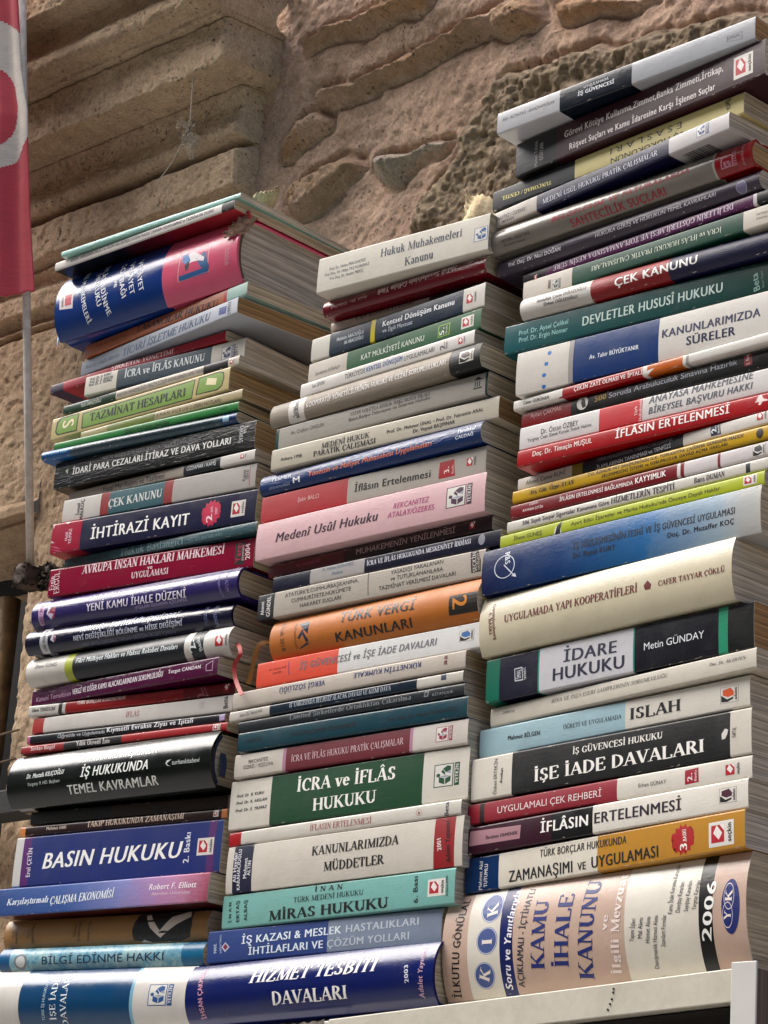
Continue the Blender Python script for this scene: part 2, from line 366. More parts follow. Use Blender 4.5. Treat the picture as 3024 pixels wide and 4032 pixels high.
class Decal:
    """flat shapes in spine coordinates (s along, w up) collected per part, wrapped on the spine surface"""
    def __init__(self): self.V = []; self.F = []; self.C = []; self.mats = []
    def mi(self, c):
        if c not in self.mats: self.mats.append(c)
        return self.mats.index(c)
    def add(self, V, F, col, lvl):
        n = len(self.V); self.V += [(a, b_, lvl if not isinstance(lvl, list) else lvl[i]) for i, (a, b_) in enumerate(V)]
        k = self.mi(col)
        for f in F: self.F.append(tuple(n + i for i in f)); self.C.append(k)
    def poly(self, pts, col, lvl=.00006): self.add(pts, [tuple(range(len(pts)))], col, lvl)
    def build(self, name, parent, yfun, cuts, t, wob, L):
        if not self.F: return None
        V = self.V
        if True:
            bm = bmesh.new(); vs = [bm.verts.new((a, l, b_)) for a, b_, l in V]
            for f, c in zip(self.F, self.C):
                try: fc = bm.faces.new([vs[i] for i in f]); fc.material_index = c
                except ValueError: pass
            big = [f for f in bm.faces if len(f.verts) > 4]
            if big: bmesh.ops.triangulate(bm, faces=big)
            geo = lambda: bm.verts[:] + bm.edges[:] + bm.faces[:]
            bmesh.ops.bisect_plane(bm, geom=geo(), plane_co=(0, 0, .0002), plane_no=(0, 0, 1), clear_inner=True); bmesh.ops.bisect_plane(bm, geom=geo(), plane_co=(0, 0, t - .0002), plane_no=(0, 0, 1), clear_outer=True)
            bmesh.ops.bisect_plane(bm, geom=geo(), plane_co=(.0002, 0, 0), plane_no=(1, 0, 0), clear_inner=True); bmesh.ops.bisect_plane(bm, geom=geo(), plane_co=(L - .0002, 0, 0), plane_no=(1, 0, 0), clear_outer=True)
            if True:
                for zc_ in cuts:
                    bmesh.ops.bisect_plane(bm, geom=bm.verts[:] + bm.edges[:] + bm.faces[:], plane_co=(0, 0, zc_), plane_no=(0, 0, 1))
            if bm.verts:
                xa = min(v.co.x for v in bm.verts); xb = max(v.co.x for v in bm.verts); k = math.ceil(xa / .01)
                wide = any(max(v.co.x for v in f.verts) - min(v.co.x for v in f.verts) > .012 for f in bm.faces)
                while wide and k * .01 < xb:
                    bmesh.ops.bisect_plane(bm, geom=bm.verts[:] + bm.edges[:] + bm.faces[:], plane_co=(k * .01, 0, 0), plane_no=(1, 0, 0)); k += 1
            for v in bm.verts:
                v.co = Vector((v.co.x, yfun(v.co.z) + wob(v.co.x) - .00002 - v.co.y * .5, v.co.z))
            bm.normal_update()
            for f in bm.faces:
                if f.normal.y > 0: f.normal_flip()
            me = bpy.data.meshes.new(name); bm.to_mesh(me); bm.free()
        for c in self.mats: me.materials.append(ink(c))
        o = bpy.data.objects.new(name, me); COL.objects.link(o); o.parent = parent; return o
def ell(cs, cw, rs, rw, n=28): return [(cs + rs * math.cos(2 * math.pi * i / n), cw + rw * math.sin(2 * math.pi * i / n)) for i in range(n)]
def put_text(D, s0, w0, ds, dw, cap, text, font, col, lvl=.00023):
    V, F, Z, wid = text_geo(text, font); l = math.hypot(ds, dw) or 1e-6
    ex = (ds / wid, dw / wid); up = (-dw / l * cap, ds / l * cap)
    D.add([(s0 + ex[0] * a + up[0] * b_, w0 + ex[1] * a + up[1] * b_) for a, b_ in V], F, col, [lvl + z * 3e-6 for z in Z])
def logo(D, kind, cs, cw, w, h, o):
    def P(pts): return [(cs + (x - .5) * w, cw + (y - .5) * h) for x, y in pts]
    def T(x0, y0, x1, y1, cap, s, f, c): put_text(D, cs + (x0 - .5) * w, cw + (y0 - .5) * h, (x1 - x0) * w, (y1 - y0) * h, cap * w, s, f, c, .0003)
    if kind == 'seckin':
        if o.get('card'): D.poly(P([(0, 0), (1, 0), (1, 1), (0, 1)]), 'dcd8d2', .00004)
        D.poly(P([(.10, .16), (.62, .16), (.62, .86), (.10, .86)]), 'b8283c', .00009)
        D.poly(P([(.32, .86), (.54, .52), (.40, .27), (.18, .55)]), 'e6e0dc', .00014)
        D.poly(P([(.44, .86), (.62, .86), (.62, .60)]), 'e6e0dc', .00015)
        T(.90, .14, .90, .88, .17, 'seçkin', 'B', '2a2626')
    elif kind == 'yetkin':
        c = o['c']; D.poly(P([(0, .02), (.76, .02), (.76, .98), (0, .98)]), c, .00004); D.poly(P([(.035, .055), (.725, .055), (.725, .945), (.035, .945)]), 'd8d6d0', .00007)
        D.poly([(cs + (x - .5) * w, cw + (y - .5) * h) for x, y in ell(.17, .52, .075, .08, 14)], c, .00011)
        D.poly(P([(.20, .22), (.42, .12), (.42, .36), (.20, .46)]), c, .00011); D.poly(P([(.45, .12), (.66, .24), (.66, .46), (.45, .36)]), c, .00012)
        D.poly(P([(.28, .66), (.44, .50), (.44, .62), (.34, .76)]), c, .00012); D.poly(P([(.34, .78), (.48, .62), (.66, .70), (.66, .86), (.52, .90)]), c, .00013)
        D.poly(P([(.24, .47), (.43, .38), (.62, .47), (.45, .50)]), 'a8acb8', .00014); D.poly(P([(.48, .62), (.66, .54), (.66, .68)]), 'a8acb8', .00015)
        D.poly(P([(.80, .02), (1, .02), (1, .98), (.80, .98)]), c, .00005); T(.965, .10, .965, .90, .13, 'YETKİN', 'B', 'dcdad6')
    elif kind == 'adalet':
        D.poly(P([(0, 0), (1, 0), (1, 1), (0, 1)]), '7a7672', .00003); D.poly(P([(.02, .02), (.98, .02), (.98, .98), (.02, .98)]), 'd8d5ce', .00005)
        D.poly(P([(.05, .1), (.40, .06), (.72, .2), (.72, .32), (.38, .22), (.05, .52)]), '1c1a1a', .00008)
        D.poly(P([(.14, .82), (.56, .92), (.74, .66), (.74, .40), (.40, .34), (.14, .50)]), o['c'], .00011)
        D.poly(P([(.16, .50), (.40, .36), (.40, .30), (.14, .46)]), 'e0ddd8', .00014); D.poly(P([(.40, .34), (.74, .42), (.74, .36), (.40, .28)]), 'e0ddd8', .00014)
        T(.92, .12, .92, .88, .15, 'adalet', 'B', '2a2626')

# ---------------------------------------------------------------- books
PARTN = {'t': 'title_lettering', 'a': 'author_lettering', 'm': 'publisher_mark', 'e': 'edition_mark', 'p': 'spine_print'}
PAGES = ['dccfb8', 'd6c8b0', 'ddd2c0', 'd2c2a6', 'd8ccb8']
def book(d):
    L, t, dep = d['L'], d['t'], d['dep']; bd = d['b']; hard = d.get('hard')
    root = thing('hardcover_book' if hard else 'paperback_book', d['label'], 'book', d['loc'], d['rot'], d['grp'])
    ct = .0024 if hard else .0006
    r = min(.0012, .2 * t)
    nsp = 16 if bd > .0008 else 4
    def yfun(w):
        v = min(max(w / t, 0), 1); e = abs(2 * v - 1)
        y = -bd * (1 - e ** 2.3)
        if bd < .0008:
            q = min(w, t - w)
            if q < r: y += r - math.sqrt(max(0, r * r - (r - q) ** 2))
        return y
    prof = [(dep, 0)]
    if hard: prof += [(.013, 0), (.009, .0006), (.0062, .0016), (.004, .0008), (.002, 0)]
    elif bd < .0008: prof += [(.012, 0), (r, 0)]
    else: prof += [(.010, 0), (.002, 0)]
    if bd < .0008:
        ws = [r * (1 - math.cos(math.pi / 2 * k / 4)) for k in range(1, 5)]
        ws = ws + [r + (t - 2 * r) * k / 8 for k in range(1, 8)] + [t - w for w in reversed(ws)]
        sp = [(yfun(w), w) for w in ws]
    else:
        ws = [t * .5 * (1 - math.cos(math.pi * k / nsp)) for k in range(0, nsp + 1)]
        sp = [(yfun(w), w) for w in ws]
    s0 = len(prof); prof += sp; s1 = len(prof) - 1
    if hard: prof += [(.002, t), (.004, t - .0008), (.0062, t - .0016), (.009, t - .0006), (.013, t), (dep, t)]
    elif bd < .0008: prof += [(r, t), (.012, t), (dep, t)]
    else: prof += [(.002, t), (.010, t), (dep, t)]
    n = len(prof)
    # inner outline
    inn = []
    for i, (y, z) in enumerate(prof):
        z2 = min(max(z, ct), t - ct); y2 = y
        if s0 <= i <= s1 or y < .012: y2 = max(y + ct, y + ct)
        inn.append((y2, z2))
    xs = [0.0] + [q[0] for q in d['bands'][1:]] + [L]; cols = [q[1] for q in d['bands']]
    # cross sections: add a few between for the hand-worn wobble
    X = []; BI = []
    for k in range(len(cols)):
        a, b_ = xs[k], xs[k + 1]; m = max(1, int((b_ - a) / .01))
        for j in range(m): X.append(a + (b_ - a) * j / m); BI.append(k)
    X.append(L)
    rr = random.Random(d['id'])
    ph = rr.random() * 6
    def wob(x): return .00025 * math.sin(x * 24 + ph) + .00003 * math.sin(x * 41 + ph * 2)
    V, F, MI, SM = [], [], [], []
    for x in X:
        w = wob(x)
        for y, z in prof: V.append((x, y + w * (1 if y < .02 else 0), z))
    nx = len(X)
    flat = bd < .0008
    under = d.get('under'); rough = .5 if hard is None and rr.random() < .25 else (.16 if hard else .24 + .14 * rr.random())
    rough = d.get('gloss', rough)
    mats = [cover_mat(c, round(rough, 1), [L] + d['grad'] if d.get('grad') else None, bool(d.get('water')) and c == '68a8ba', crk=d.get('crk', .07 if rr.random() < .4 else 0), coat=.18 if hard and d['t'] < .075 and c[0] < '6' else 0) for c in cols]
    um = None
    if under: mats.append(cover_mat('under' if isinstance(under, list) else under, .3, [L] + under if isinstance(under, list) else None)); um = len(mats) - 1
    mats.append(cover_mat('c9c2b4', .6)); im = len(mats) - 1
    for j in range(nx - 1):
        for i in range(n - 1):
            F.append((j * n + i, j * n + i + 1, (j + 1) * n + i + 1, (j + 1) * n + i))
            MI.append(um if (under and i + 1 <= s0) else BI[j]); SM.append((not flat and s0 - 1 <= i <= s1))
    o_ = len(V)
    for x in (X[0], X[-1]):
        for y, z in prof: V.append((x, y + wob(x) * (1 if y < .02 else 0), z))
        for y, z in inn: V.append((x, y, z))
    for k in range(2):
        a = o_ + k * 2 * n
        for i in range(n - 1):
            q = (a + i, a + i + 1, a + n + i + 1, a + n + i); F.append(q if k else q[::-1]); MI.append(im if not hard else BI[0 if k == 0 else -1]); SM.append(False)
    o2 = len(V)
    for x in (X[0], X[-1]):
        for y, z in inn: V.append((x, y, z))
    for i in range(n - 1): F.append((o2 + i, o2 + n + i, o2 + n + i + 1, o2 + i + 1)); MI.append(im); SM.append(False)
    for a0, a1 in ((0, 0), (n - 1, n - 1)):
        pass
    cover = link_mesh('cover', V, F, mats, MI, root, SM)
    # pages
    ins = .003 if hard else .0003
    x0, x1 = ins, L - ins; pv, pf = [], []
    pp = [(dep - (.003 if hard else .0006), ct + .00015)]
    pt = t - 2 * ct
    m = 10
    for k in range(m + 1):
        w = ct + .00015 + (pt - .0003) * k / m
        pp.append((max(yfun(w), -bd) + ct + (.0015 if hard else .0004), w))
    pp.append((dep - (.003 if hard else .0006), t - ct - .00015))
    for x in (x0, x1):
        for y, z in pp: pv.append((x, y, z))
    q = len(pp)
    for i in range(q): pf.append((i, (i + 1) % q, q + (i + 1) % q, q + i))
    pf.append(tuple(range(q - 1, -1, -1))); pf.append(tuple(range(q, 2 * q)))
    link_mesh('page_block', pv, pf, [page_mat(d.get('page') or rr.choice(PAGES))], parent=root)
    # printing on the spine
    parts = {}
    def D(k): return parts.setdefault(k, Decal())
    for it in d['items']:
        k = it[0]
        if k == 'T': _, pn, s, f, c, a, b_, da, db, cap = it; put_text(D(PARTN[pn]), a / 1e4, b_ / 1e4, da / 1e4, db / 1e4, cap / 1e4, s, f, c)
        elif k == 'P': D('spine_print').poly([(a / 1e4, b_ / 1e4) for a, b_ in it[2]], it[1], (.00003 + .000014 * (len(D('spine_print').F) % 12)))
        elif k == 'G': D('edition_badge').poly([(a / 1e4, b_ / 1e4) for a, b_ in it[2]], it[1], .00005 + .00002 * (len(D('edition_badge').F) % 5))
        elif k == 'E': D('spine_print').poly(ell(*[q / 1e4 for q in it[2:6]]), it[1], (.00003 + .000014 * (len(D('spine_print').F) % 12)))
        elif k == 'R':
            cs, cw, rs, rw = [q / 1e4 for q in it[2:6]]; a = ell(cs, cw, rs, rw, 36); b_ = ell(cs, cw, rs * .93, rw * .93, 36)
            D('spine_print').add(a + b_, [(i, (i + 1) % 36, 36 + (i + 1) % 36, 36 + i) for i in range(36)], it[1], .00018)
        elif k == 'S':
            cs, cw, rs, rw = [q / 1e4 for q in it[2:6]]
            D('edition_badge').poly([(cs + rs * (1 if i % 2 == 0 else .78) * math.cos(math.pi * i / 14), cw + rw * (1 if i % 2 == 0 else .78) * math.sin(math.pi * i / 14)) for i in range(28)], it[1])
        elif k == 'L': logo(D('publisher_mark'), it[1], *[q / 1e4 for q in it[2:6]], it[6])
    if d.get('crease'):
        D_ = D('crease_marks')
        for ww in (.78, .83):
            a = [(L * i / 60, t * (ww + .02 * math.sin(i * .5 + ww * 9) + .008 * math.sin(i * 1.7))) for i in range(2, 60)]
            for i in range(len(a) - 1):
                if rr.random() < .85: D_.add([a[i], a[i + 1], (a[i + 1][0], a[i + 1][1] + .0004), (a[i][0], a[i][1] + .0004)], [(0, 1, 2, 3)], 'e6e0d0', .0001)
    D_ = D('edge_wear_glint')  # pale dashes: paper showing at worn edges, also painting in edge highlights
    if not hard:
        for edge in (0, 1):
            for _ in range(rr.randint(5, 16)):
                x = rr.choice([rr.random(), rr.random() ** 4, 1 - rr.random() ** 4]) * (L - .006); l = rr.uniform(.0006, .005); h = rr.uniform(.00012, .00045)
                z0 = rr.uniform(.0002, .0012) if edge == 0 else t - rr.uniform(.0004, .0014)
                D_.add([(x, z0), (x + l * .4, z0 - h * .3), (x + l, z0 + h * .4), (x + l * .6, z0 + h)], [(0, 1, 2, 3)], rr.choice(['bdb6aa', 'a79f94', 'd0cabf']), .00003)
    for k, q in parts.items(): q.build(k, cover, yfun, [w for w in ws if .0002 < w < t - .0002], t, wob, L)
    if d.get('headband'):
        link_mesh('headband', *tube_geo([(L - .002, yfun(t * q) + .004, t * q) for q in [.08 + .07 * i for i in range(13)]], .0022), [cover_mat(d['headband'], .8)], parent=root, smooth=True)
    return root
def tube_geo(pts, r, n=8):
    V, F = [], []; pts = [Vector(p) for p in pts]
    for i, p in enumerate(pts):
        dd = (pts[min(i + 1, len(pts) - 1)] - pts[max(i - 1, 0)]).normalized(); a = dd.cross(Vector((.3, .2, .1))).normalized(); b_ = dd.cross(a)
        for k in range(n): an = 2 * math.pi * k / n; V.append(p + (a * math.cos(an) + b_ * math.sin(an)) * r)
    for i in range(len(pts) - 1):
        for k in range(n): F.append((i * n + k, i * n + (k + 1) % n, (i + 1) * n + (k + 1) % n, (i + 1) * n + k))
    F.append(tuple(range(n))); F.append(tuple(range((len(pts) - 1) * n, len(pts) * n)))
    return V, F

# ---------------------------------------------------------------- the setting
def stone_mat(name, c1, c2, c3, bump=.004, pit=140, streak=False, attr=False):
    m, t, b = mat_base(name); L = t.links
    tc = N(t, 'ShaderNodeTexCoord'); P = tc.outputs['Object']
    big = N(t, 'ShaderNodeTexNoise', Scale=7.0, Detail=8.0, Roughness=.62); L.new(P, big.inputs['Vector'])
    med = N(t, 'ShaderNodeTexNoise', Scale=60.0, Detail=9.0, Roughness=.72); L.new(P, med.inputs['Vector'])
    fin = N(t, 'ShaderNodeTexNoise', Scale=330.0, Detail=10.0, Roughness=.85); L.new(P, fin.inputs['Vector'])
    vo = N(t, 'ShaderNodeTexVoronoi', feature='F1'); vo.inputs['Scale'].default_value = pit
    dm = N(t, 'ShaderNodeMixRGB'); dm.inputs[0].default_value = .02; L.new(P, dm.inputs[1]); L.new(med.outputs['Color'], dm.inputs[2]); L.new(dm.outputs[0], vo.inputs['Vector'])
    def ramp(src, a, b_, p0=.35, p1=.65):
        r = N(t, 'ShaderNodeValToRGB'); r.color_ramp.elements[0].color = a; r.color_ramp.elements[0].position = p0
        r.color_ramp.elements[1].color = b_; r.color_ramp.elements[1].position = p1; L.new(src, r.inputs[0]); return r.outputs[0]
    base = ramp(big.outputs[0], lin(c1), lin(c2))
    if attr:
        at = N(t, 'ShaderNodeAttribute'); at.attribute_name = 'stone'
        red = ramp(big.outputs[0], lin('b48e6e'), lin('a8937c'))
        mx = N(t, 'ShaderNodeMixRGB'); L.new(at.outputs['Fac'], mx.inputs[0]); L.new(base, mx.inputs[1]); L.new(red, mx.inputs[2]); base = mx.outputs[0]
        at2 = N(t, 'ShaderNodeAttribute'); at2.attribute_name = 'boulder'
        gry = ramp(med.outputs[0], lin('84735f'), lin('ab987f'))
        mx = N(t, 'ShaderNodeMixRGB'); L.new(at2.outputs['Fac'], mx.inputs[0]); L.new(base, mx.inputs[1]); L.new(gry, mx.inputs[2]); base = mx.outputs[0]
        at3 = N(t, 'ShaderNodeAttribute'); at3.attribute_name = 'pale'
        mx = N(t, 'ShaderNodeMixRGB'); L.new(at3.outputs['Fac'], mx.inputs[0]); L.new(base, mx.inputs[1]); mx.inputs[2].default_value = lin('b0a698'); base = mx.outputs[0]
    # grains and dark pits of the tuff
    g = ramp(med.outputs[0], (.62, .60, .58, 1), (1.1, 1.1, 1.1, 1), .3, .7)
    m1 = N(t, 'ShaderNodeMixRGB', blend_type='MULTIPLY'); m1.inputs[0].default_value = .75; L.new(base, m1.inputs[1]); L.new(g, m1.inputs[2])
    f = ramp(fin.outputs[0], (.55, .51, .48, 1), (1.3, 1.3, 1.29, 1), .38, .60)
    m2 = N(t, 'ShaderNodeMixRGB', blend_type='MULTIPLY'); m2.inputs[0].default_value = .7; L.new(m1.outputs[0], m2.inputs[1]); L.new(f, m2.inputs[2])
    pr = N(t, 'ShaderNodeMapRange'); pr.inputs['From Min'].default_value = .10; pr.inputs['From Max'].default_value = .24; pr.inputs['To Min'].default_value = 1; pr.inputs['To Max'].default_value = 0; L.new(vo.outputs['Distance'], pr.inputs['Value'])
    pm = N(t, 'ShaderNodeTexNoise', Scale=24.0, Detail=3.0); L.new(P, pm.inputs['Vector'])
    pk = N(t, 'ShaderNodeMapRange'); pk.inputs['From Min'].default_value = .44; pk.inputs['From Max'].default_value = .56; L.new(pm.outputs[0], pk.inputs['Value'])
    pp = N(t, 'ShaderNodeMath', operation='MULTIPLY'); L.new(pr.outputs[0], pp.inputs[0]); L.new(pk.outputs[0], pp.inputs[1])
    m3 = N(t, 'ShaderNodeMixRGB'); m3.inputs[2].default_value = lin(c3); ps = N(t, 'ShaderNodeMath', operation='MULTIPLY'); ps.inputs[1].default_value = .9; L.new(pp.outputs[0], ps.inputs[0])
    L.new(ps.outputs[0], m3.inputs[0]); L.new(m2.outputs[0], m3.inputs[1]); L.new(m3.outputs[0], b.inputs['Base Color'])
    b.inputs['Roughness'].default_value = .92; b.inputs['Specular IOR Level'].default_value = .2
    h1 = N(t, 'ShaderNodeMath', operation='MULTIPLY_ADD'); h1.inputs[1].default_value = .8; L.new(fin.outputs[0], h1.inputs[0]); L.new(med.outputs[0], h1.inputs[2])
    h2 = N(t, 'ShaderNodeMath', operation='MULTIPLY_ADD'); h2.inputs[1].default_value = -.5; L.new(pp.outputs[0], h2.inputs[0]); L.new(h1.outputs[0], h2.inputs[2]); hh = h2.outputs[0]
    if streak:
        mp = N(t, 'ShaderNodeMapping'); mp.inputs['Rotation'].default_value = (0, math.radians(-38), 0); L.new(P, mp.inputs[0])
        mp2 = N(t, 'ShaderNodeMapping'); mp2.inputs['Scale'].default_value = (28, 40, 120); L.new(mp.outputs[0], mp2.inputs[0])
        sn = N(t, 'ShaderNodeTexNoise', Scale=1.0, Detail=4.0, Roughness=.6); sn.inputs['Distortion'].default_value = 1.6; L.new(mp2.outputs[0], sn.inputs['Vector'])
        h3 = N(t, 'ShaderNodeMath', operation='MULTIPLY_ADD'); h3.inputs[1].default_value = .55; L.new(sn.outputs[0], h3.inputs[0]); L.new(hh, h3.inputs[2]); hh = h3.outputs[0]
    bp = N(t, 'ShaderNodeBump', Strength=.8, Distance=bump); L.new(hh, bp.inputs['Height']); L.new(bp.outputs[0], b.inputs['Normal'])
    return m
M_TUFF = stone_mat('tuff', 'd2b99c', 'b2987c', '2e251d', .003, 170)
M_RUBBLE = stone_mat('rubble', 'ccae98', 'b29480', '3c3028', .0034, 190, True, True)
PR = [(0.11, 1.1271), (0.115, 1.0857), (0.118, 1.0508), (0.14, 1.0505), (0.156, 1.0502), (0.154, 1.0393), (0.146, 1.0241), (0.14, 1.0153), (0.139, 1.0064), (0.144, 1.0007), (0.152, 0.9987), (0.159, 0.9984), (0.16, 0.9981), (0.161, 0.9978), (0.161, 0.9929), (0.168, 0.9926), (0.192, 0.9923), (0.192, 0.992), (0.168, 0.9917), (0.168, 0.9423), (0.19, 0.942), (0.208, 0.9417), (0.214, 0.9414), (0.209, 0.9411), (0.216, 0.9223), (0.214, 0.9128), (0.208, 0.8979), (0.21, 0.8894), (0.218, 0.8865), (0.236, 0.8862), (0.236, 0.8859), (0.212, 0.8732), (0.212, 0.8345), (0.218, 0.8333), (0.228, 0.8288), (0.221, 0.8214), (0.228, 0.819), (0.232, 0.8102), (0.216, 0.7966), (0.216, 0.7779), (0.226, 0.7776), (0.234, 0.7721), (0.223, 0.7617), (0.236, 0.759), (0.222, 0.747)]          # (y, z) outline of the stone mouldings, top to bottom
# ground far below
structure(link_mesh('ground', [(-9, -9, -1.75), (9, -9, -1.75), (9, 9, -1.75), (-9, 9, -1.75)], [(0, 1, 2, 3)], [plain_mat('paving', '9a958c', .85, bump=.01, scale=8)]))
# unseen house added across the alley, behind the camera: keeps the low sky off the spines
def facade():
    V, F, I = [], [], []
    def quad(a, b_, c, d, k): n = len(V); V.extend((a, b_, c, d)); F.append((n, n + 1, n + 2, n + 3)); I.append(k)
    y0, y1 = -6.0, -6.25
    xs = [-15 + 1.5 * i for i in range(21)]; zs = [-1.75, -.6, 1.0, 2.1, 3.7, 4.8, 6.2, 7.0]
    for i in range(20):
        for j in range(7):
            a, b_, c, d = xs[i], xs[i + 1], zs[j], zs[j + 1]
            if i % 2 and j in (1, 3, 5):
                quad((a, y1, c), (b_, y1, c), (b_, y1, d), (a, y1, d), 1)
                quad((a, y0, c), (b_, y0, c), (b_, y1, c), (a, y1, c), 0); quad((a, y0, d), (a, y1, d), (b_, y1, d), (b_, y0, d), 0)
                quad((a, y0, c), (a, y1, c), (a, y1, d), (a, y0, d), 0); quad((b_, y0, c), (b_, y0, d), (b_, y1, d), (b_, y1, c), 0)
            else: quad((a, y0, c), (b_, y0, c), (b_, y0, d), (a, y0, d), 0)
    for q in (((-15, y0, 7), (15, y0, 7), (15, -10, 7), (-15, -10, 7)), ((-15, y0, -1.75), (-15, y0, 7), (-15, -10, 7), (-15, -10, -1.75)), ((15, y0, -1.75), (15, -10, -1.75), (15, -10, 7), (15, y0, 7)), ((-15, -10, -1.75), (-15, -10, 7), (15, -10, 7), (15, -10, -1.75))): quad(*q, 0)
    return V, F, I
_v, _f, _i = facade()
tag(link_mesh('sky_blocker_house', _v, _f, [plain_mat('plaster', '8f8474', .9, bump=.01, scale=3), plain_mat('window_glass', '14181c', .08)], _i), 'plain brown plastered house added out of view across the alley to block low sky', 'house')
# rubble wall
nu, nv = 620, 640
gx = np.linspace(-0.4041 - .06, .46, nu)[:, None] * np.ones((1, nv)); gz = np.linspace(.30, 1.42, nv)[None] * np.ones((nu, 1))
wx = gx + .012 * (fbm(gx * 22, gz * 22, 4, 3) - .5) * 2; wz = gz + .012 * (fbm(gx * 22, gz * 22, 4, 9) - .5) * 2
y = .236 + .022 * (fbm(gx * 6, gz * 6, 4, 1) - .5) + .009 * (fbm(gx * 24, gz * 24, 5, 5) - .5) + .005 * (fbm(gx * 120, gz * 120, 4, 6) - .5)
stone = np.zeros_like(gx); bould = np.zeros_like(gx); pale = np.zeros_like(gx)
STN = [('stone',0.016,0.01,[(-0.3607,0.9813),(-0.334,0.9803),(-0.2991,0.9804),(-0.2576,0.9799),(-0.2611,1.0167),(-0.1739,0.9931),(-0.1931,0.9604),(-0.2129,0.9595),(-0.2656,0.963),(-0.3146,0.9628),(-0.3529,0.9686)]),('stone',0.018,0.014,[(-0.3385,0.9182),(-0.3251,0.9219),(-0.2802,0.9152),(-0.2521,0.9235),(-0.2027,0.9244),(-0.1684,0.9261),(-0.139,0.9255),(-0.0955,0.9348),(-0.0581,0.9254),(-0.0548,0.9077),(-0.0629,0.9013),(-0.0997,0.9028),(-0.1329,0.9047),(-0.162,0.9032),(-0.1941,0.9053),(-0.2456,0.905),(-0.2593,0.8988),(-0.3078,0.8987),(-0.3221,0.8935),(-0.3332,0.9048)]),('stone',0.013,0.012,[(-0.385,0.8539),(-0.3781,0.8774),(-0.3572,0.8946),(-0.3352,0.8995),(-0.3201,0.887),(-0.3201,0.8754),(-0.3462,0.8639),(-0.3728,0.8542)]),('stone',0.016,0.012,[(-0.3709,0.8052),(-0.3494,0.8261),(-0.3181,0.8343),(-0.2968,0.8404),(-0.2759,0.8257),(-0.2715,0.8168),(-0.2791,0.8096),(-0.3019,0.7972),(-0.3231,0.7899),(-0.3432,0.7822),(-0.3603,0.7897)]),('pale',0.02,0.016,[(-0.2565,0.8096),(-0.2496,0.8236),(-0.2336,0.8282),(-0.2049,0.8196),(-0.1821,0.8202),(-0.1568,0.8134),(-0.1609,0.8082),(-0.1924,0.8075),(-0.21,0.7989),(-0.2161,0.7905),(-0.2349,0.7931),(-0.2495,0.7992)]),('stone',0.012,0.01,[(-0.0408,0.9193),(0.026,0.9065),(0.0671,0.8813),(-0.0223,0.8883),(-0.0372,0.8961)]),('boulder',0.02,0.016,[(-0.1846,0.7189),(-0.1799,0.7428),(-0.1728,0.7643),(-0.1564,0.7814),(-0.1449,0.8034),(-0.1263,0.8196),(-0.1165,0.8348),(-0.0984,0.8546),(-0.0748,0.8561),(-0.0406,0.8503),(-0.02,0.8498),(-0.0443,0.8568),(0.0004,0.8502),(0.0541,0.8403),(0.0939,0.8358),(0.1306,0.8373),(0.1668,0.8274),(0.1968,0.8103),(0.2261,0.7885),(0.2285,0.6664),(0.0233,0.6572),(-0.1249,0.6787)])]
for kind, hgt, edge, pts in STN:
    sd = sdist(wx, wz, pts); k = sstep(-.002, edge, sd)
    rough = fbm(gx * 40, gz * 40, 5, 21); pits = sstep(.54, .70, fbm(gx * 150, gz * 150, 3, 31))
    y = y - k * (hgt * (.86 + .28 * rough)) + k * pits * .0022
    y = y + .007 * np.exp(-((sd + .004) / .0035) ** 2) * (.3 + .9 * fbm(gx * 14, gz * 14, 3, 91))
    kk = sstep(-.003, .003, sd + .006 * (fbm(gx * 70, gz * 70, 3, 41) - .5))
    if kind == 'boulder': bould = np.maximum(bould, kk); y = y + kk * (.006 * (fbm(gx * 45, gz * 45, 3, 51) - .5) + .007 * (fbm(gx * 170, gz * 170, 3, 53) - .5))
    elif kind == 'pale': pale = np.maximum(pale, kk * .8)
    else: stone = np.maximum(stone, kk * sstep(.28, .55, fbm(gx * 18, gz * 18, 4, 61)) * .9 + kk * .1)
P = np.stack([gx, y, gz], -1).reshape(-1, 3)
wall = thing('rubble_stone_wall', 'rough rubble stone wall with pinkish mortar behind the book stacks', 'wall', (0, 0, 0))
rub = grid_mesh('rubble_face', P[::1], nu, nv, [M_RUBBLE], {'stone': stone, 'boulder': bould, 'pale': pale}, wall)
bm = box_geo(-0.4041 - .05, 3.0, .275, .6, -1.75, 2.6); bm_obj('wall_core', bm, M_RUBBLE, wall)
bm = box_geo(-.40, .75, .262, .269, -1.75, .32); bm_obj('wall_base', bm, M_RUBBLE, wall)
# carved window surround: moulded courses, plain pilaster, lintel
pil = thing('carved_stone_surround', 'weathered carved stone cornice and pilaster beside the window, left of the rubble wall', 'stone surround', (0, 0, 0))
PRa = np.array(PR); seg = np.hypot(*np.diff(PRa, axis=0).T); cum = np.concatenate([[0], np.cumsum(seg)])
tt = np.linspace(0, cum[-1], 560); py_ = np.interp(tt, cum, PRa[:, 0]); pz_ = np.interp(tt, cum, PRa[:, 1])
k_ = np.ones(5) / 5; ypad = np.pad(py_, 2, 'edge'); zpad = np.pad(pz_, 2, 'edge'); py2 = np.convolve(ypad, k_, 'valid'); pz2 = np.convolve(zpad, k_, 'valid')
nux = 520; xe = np.linspace(0, 1, nux)
xend = np.where(pz2 > 0.9456, -0.4041, -0.4208); xend = np.convolve(np.pad(xend, 4, 'edge'), np.ones(9) / 9, 'valid')
gx = -1.05 + xe[:, None] * (xend[None] + 1.05); gt = tt[None] * np.ones((nux, 1))
Y = py2[None] * np.ones((nux, 1)); Z = pz2[None] * np.ones((nux, 1))
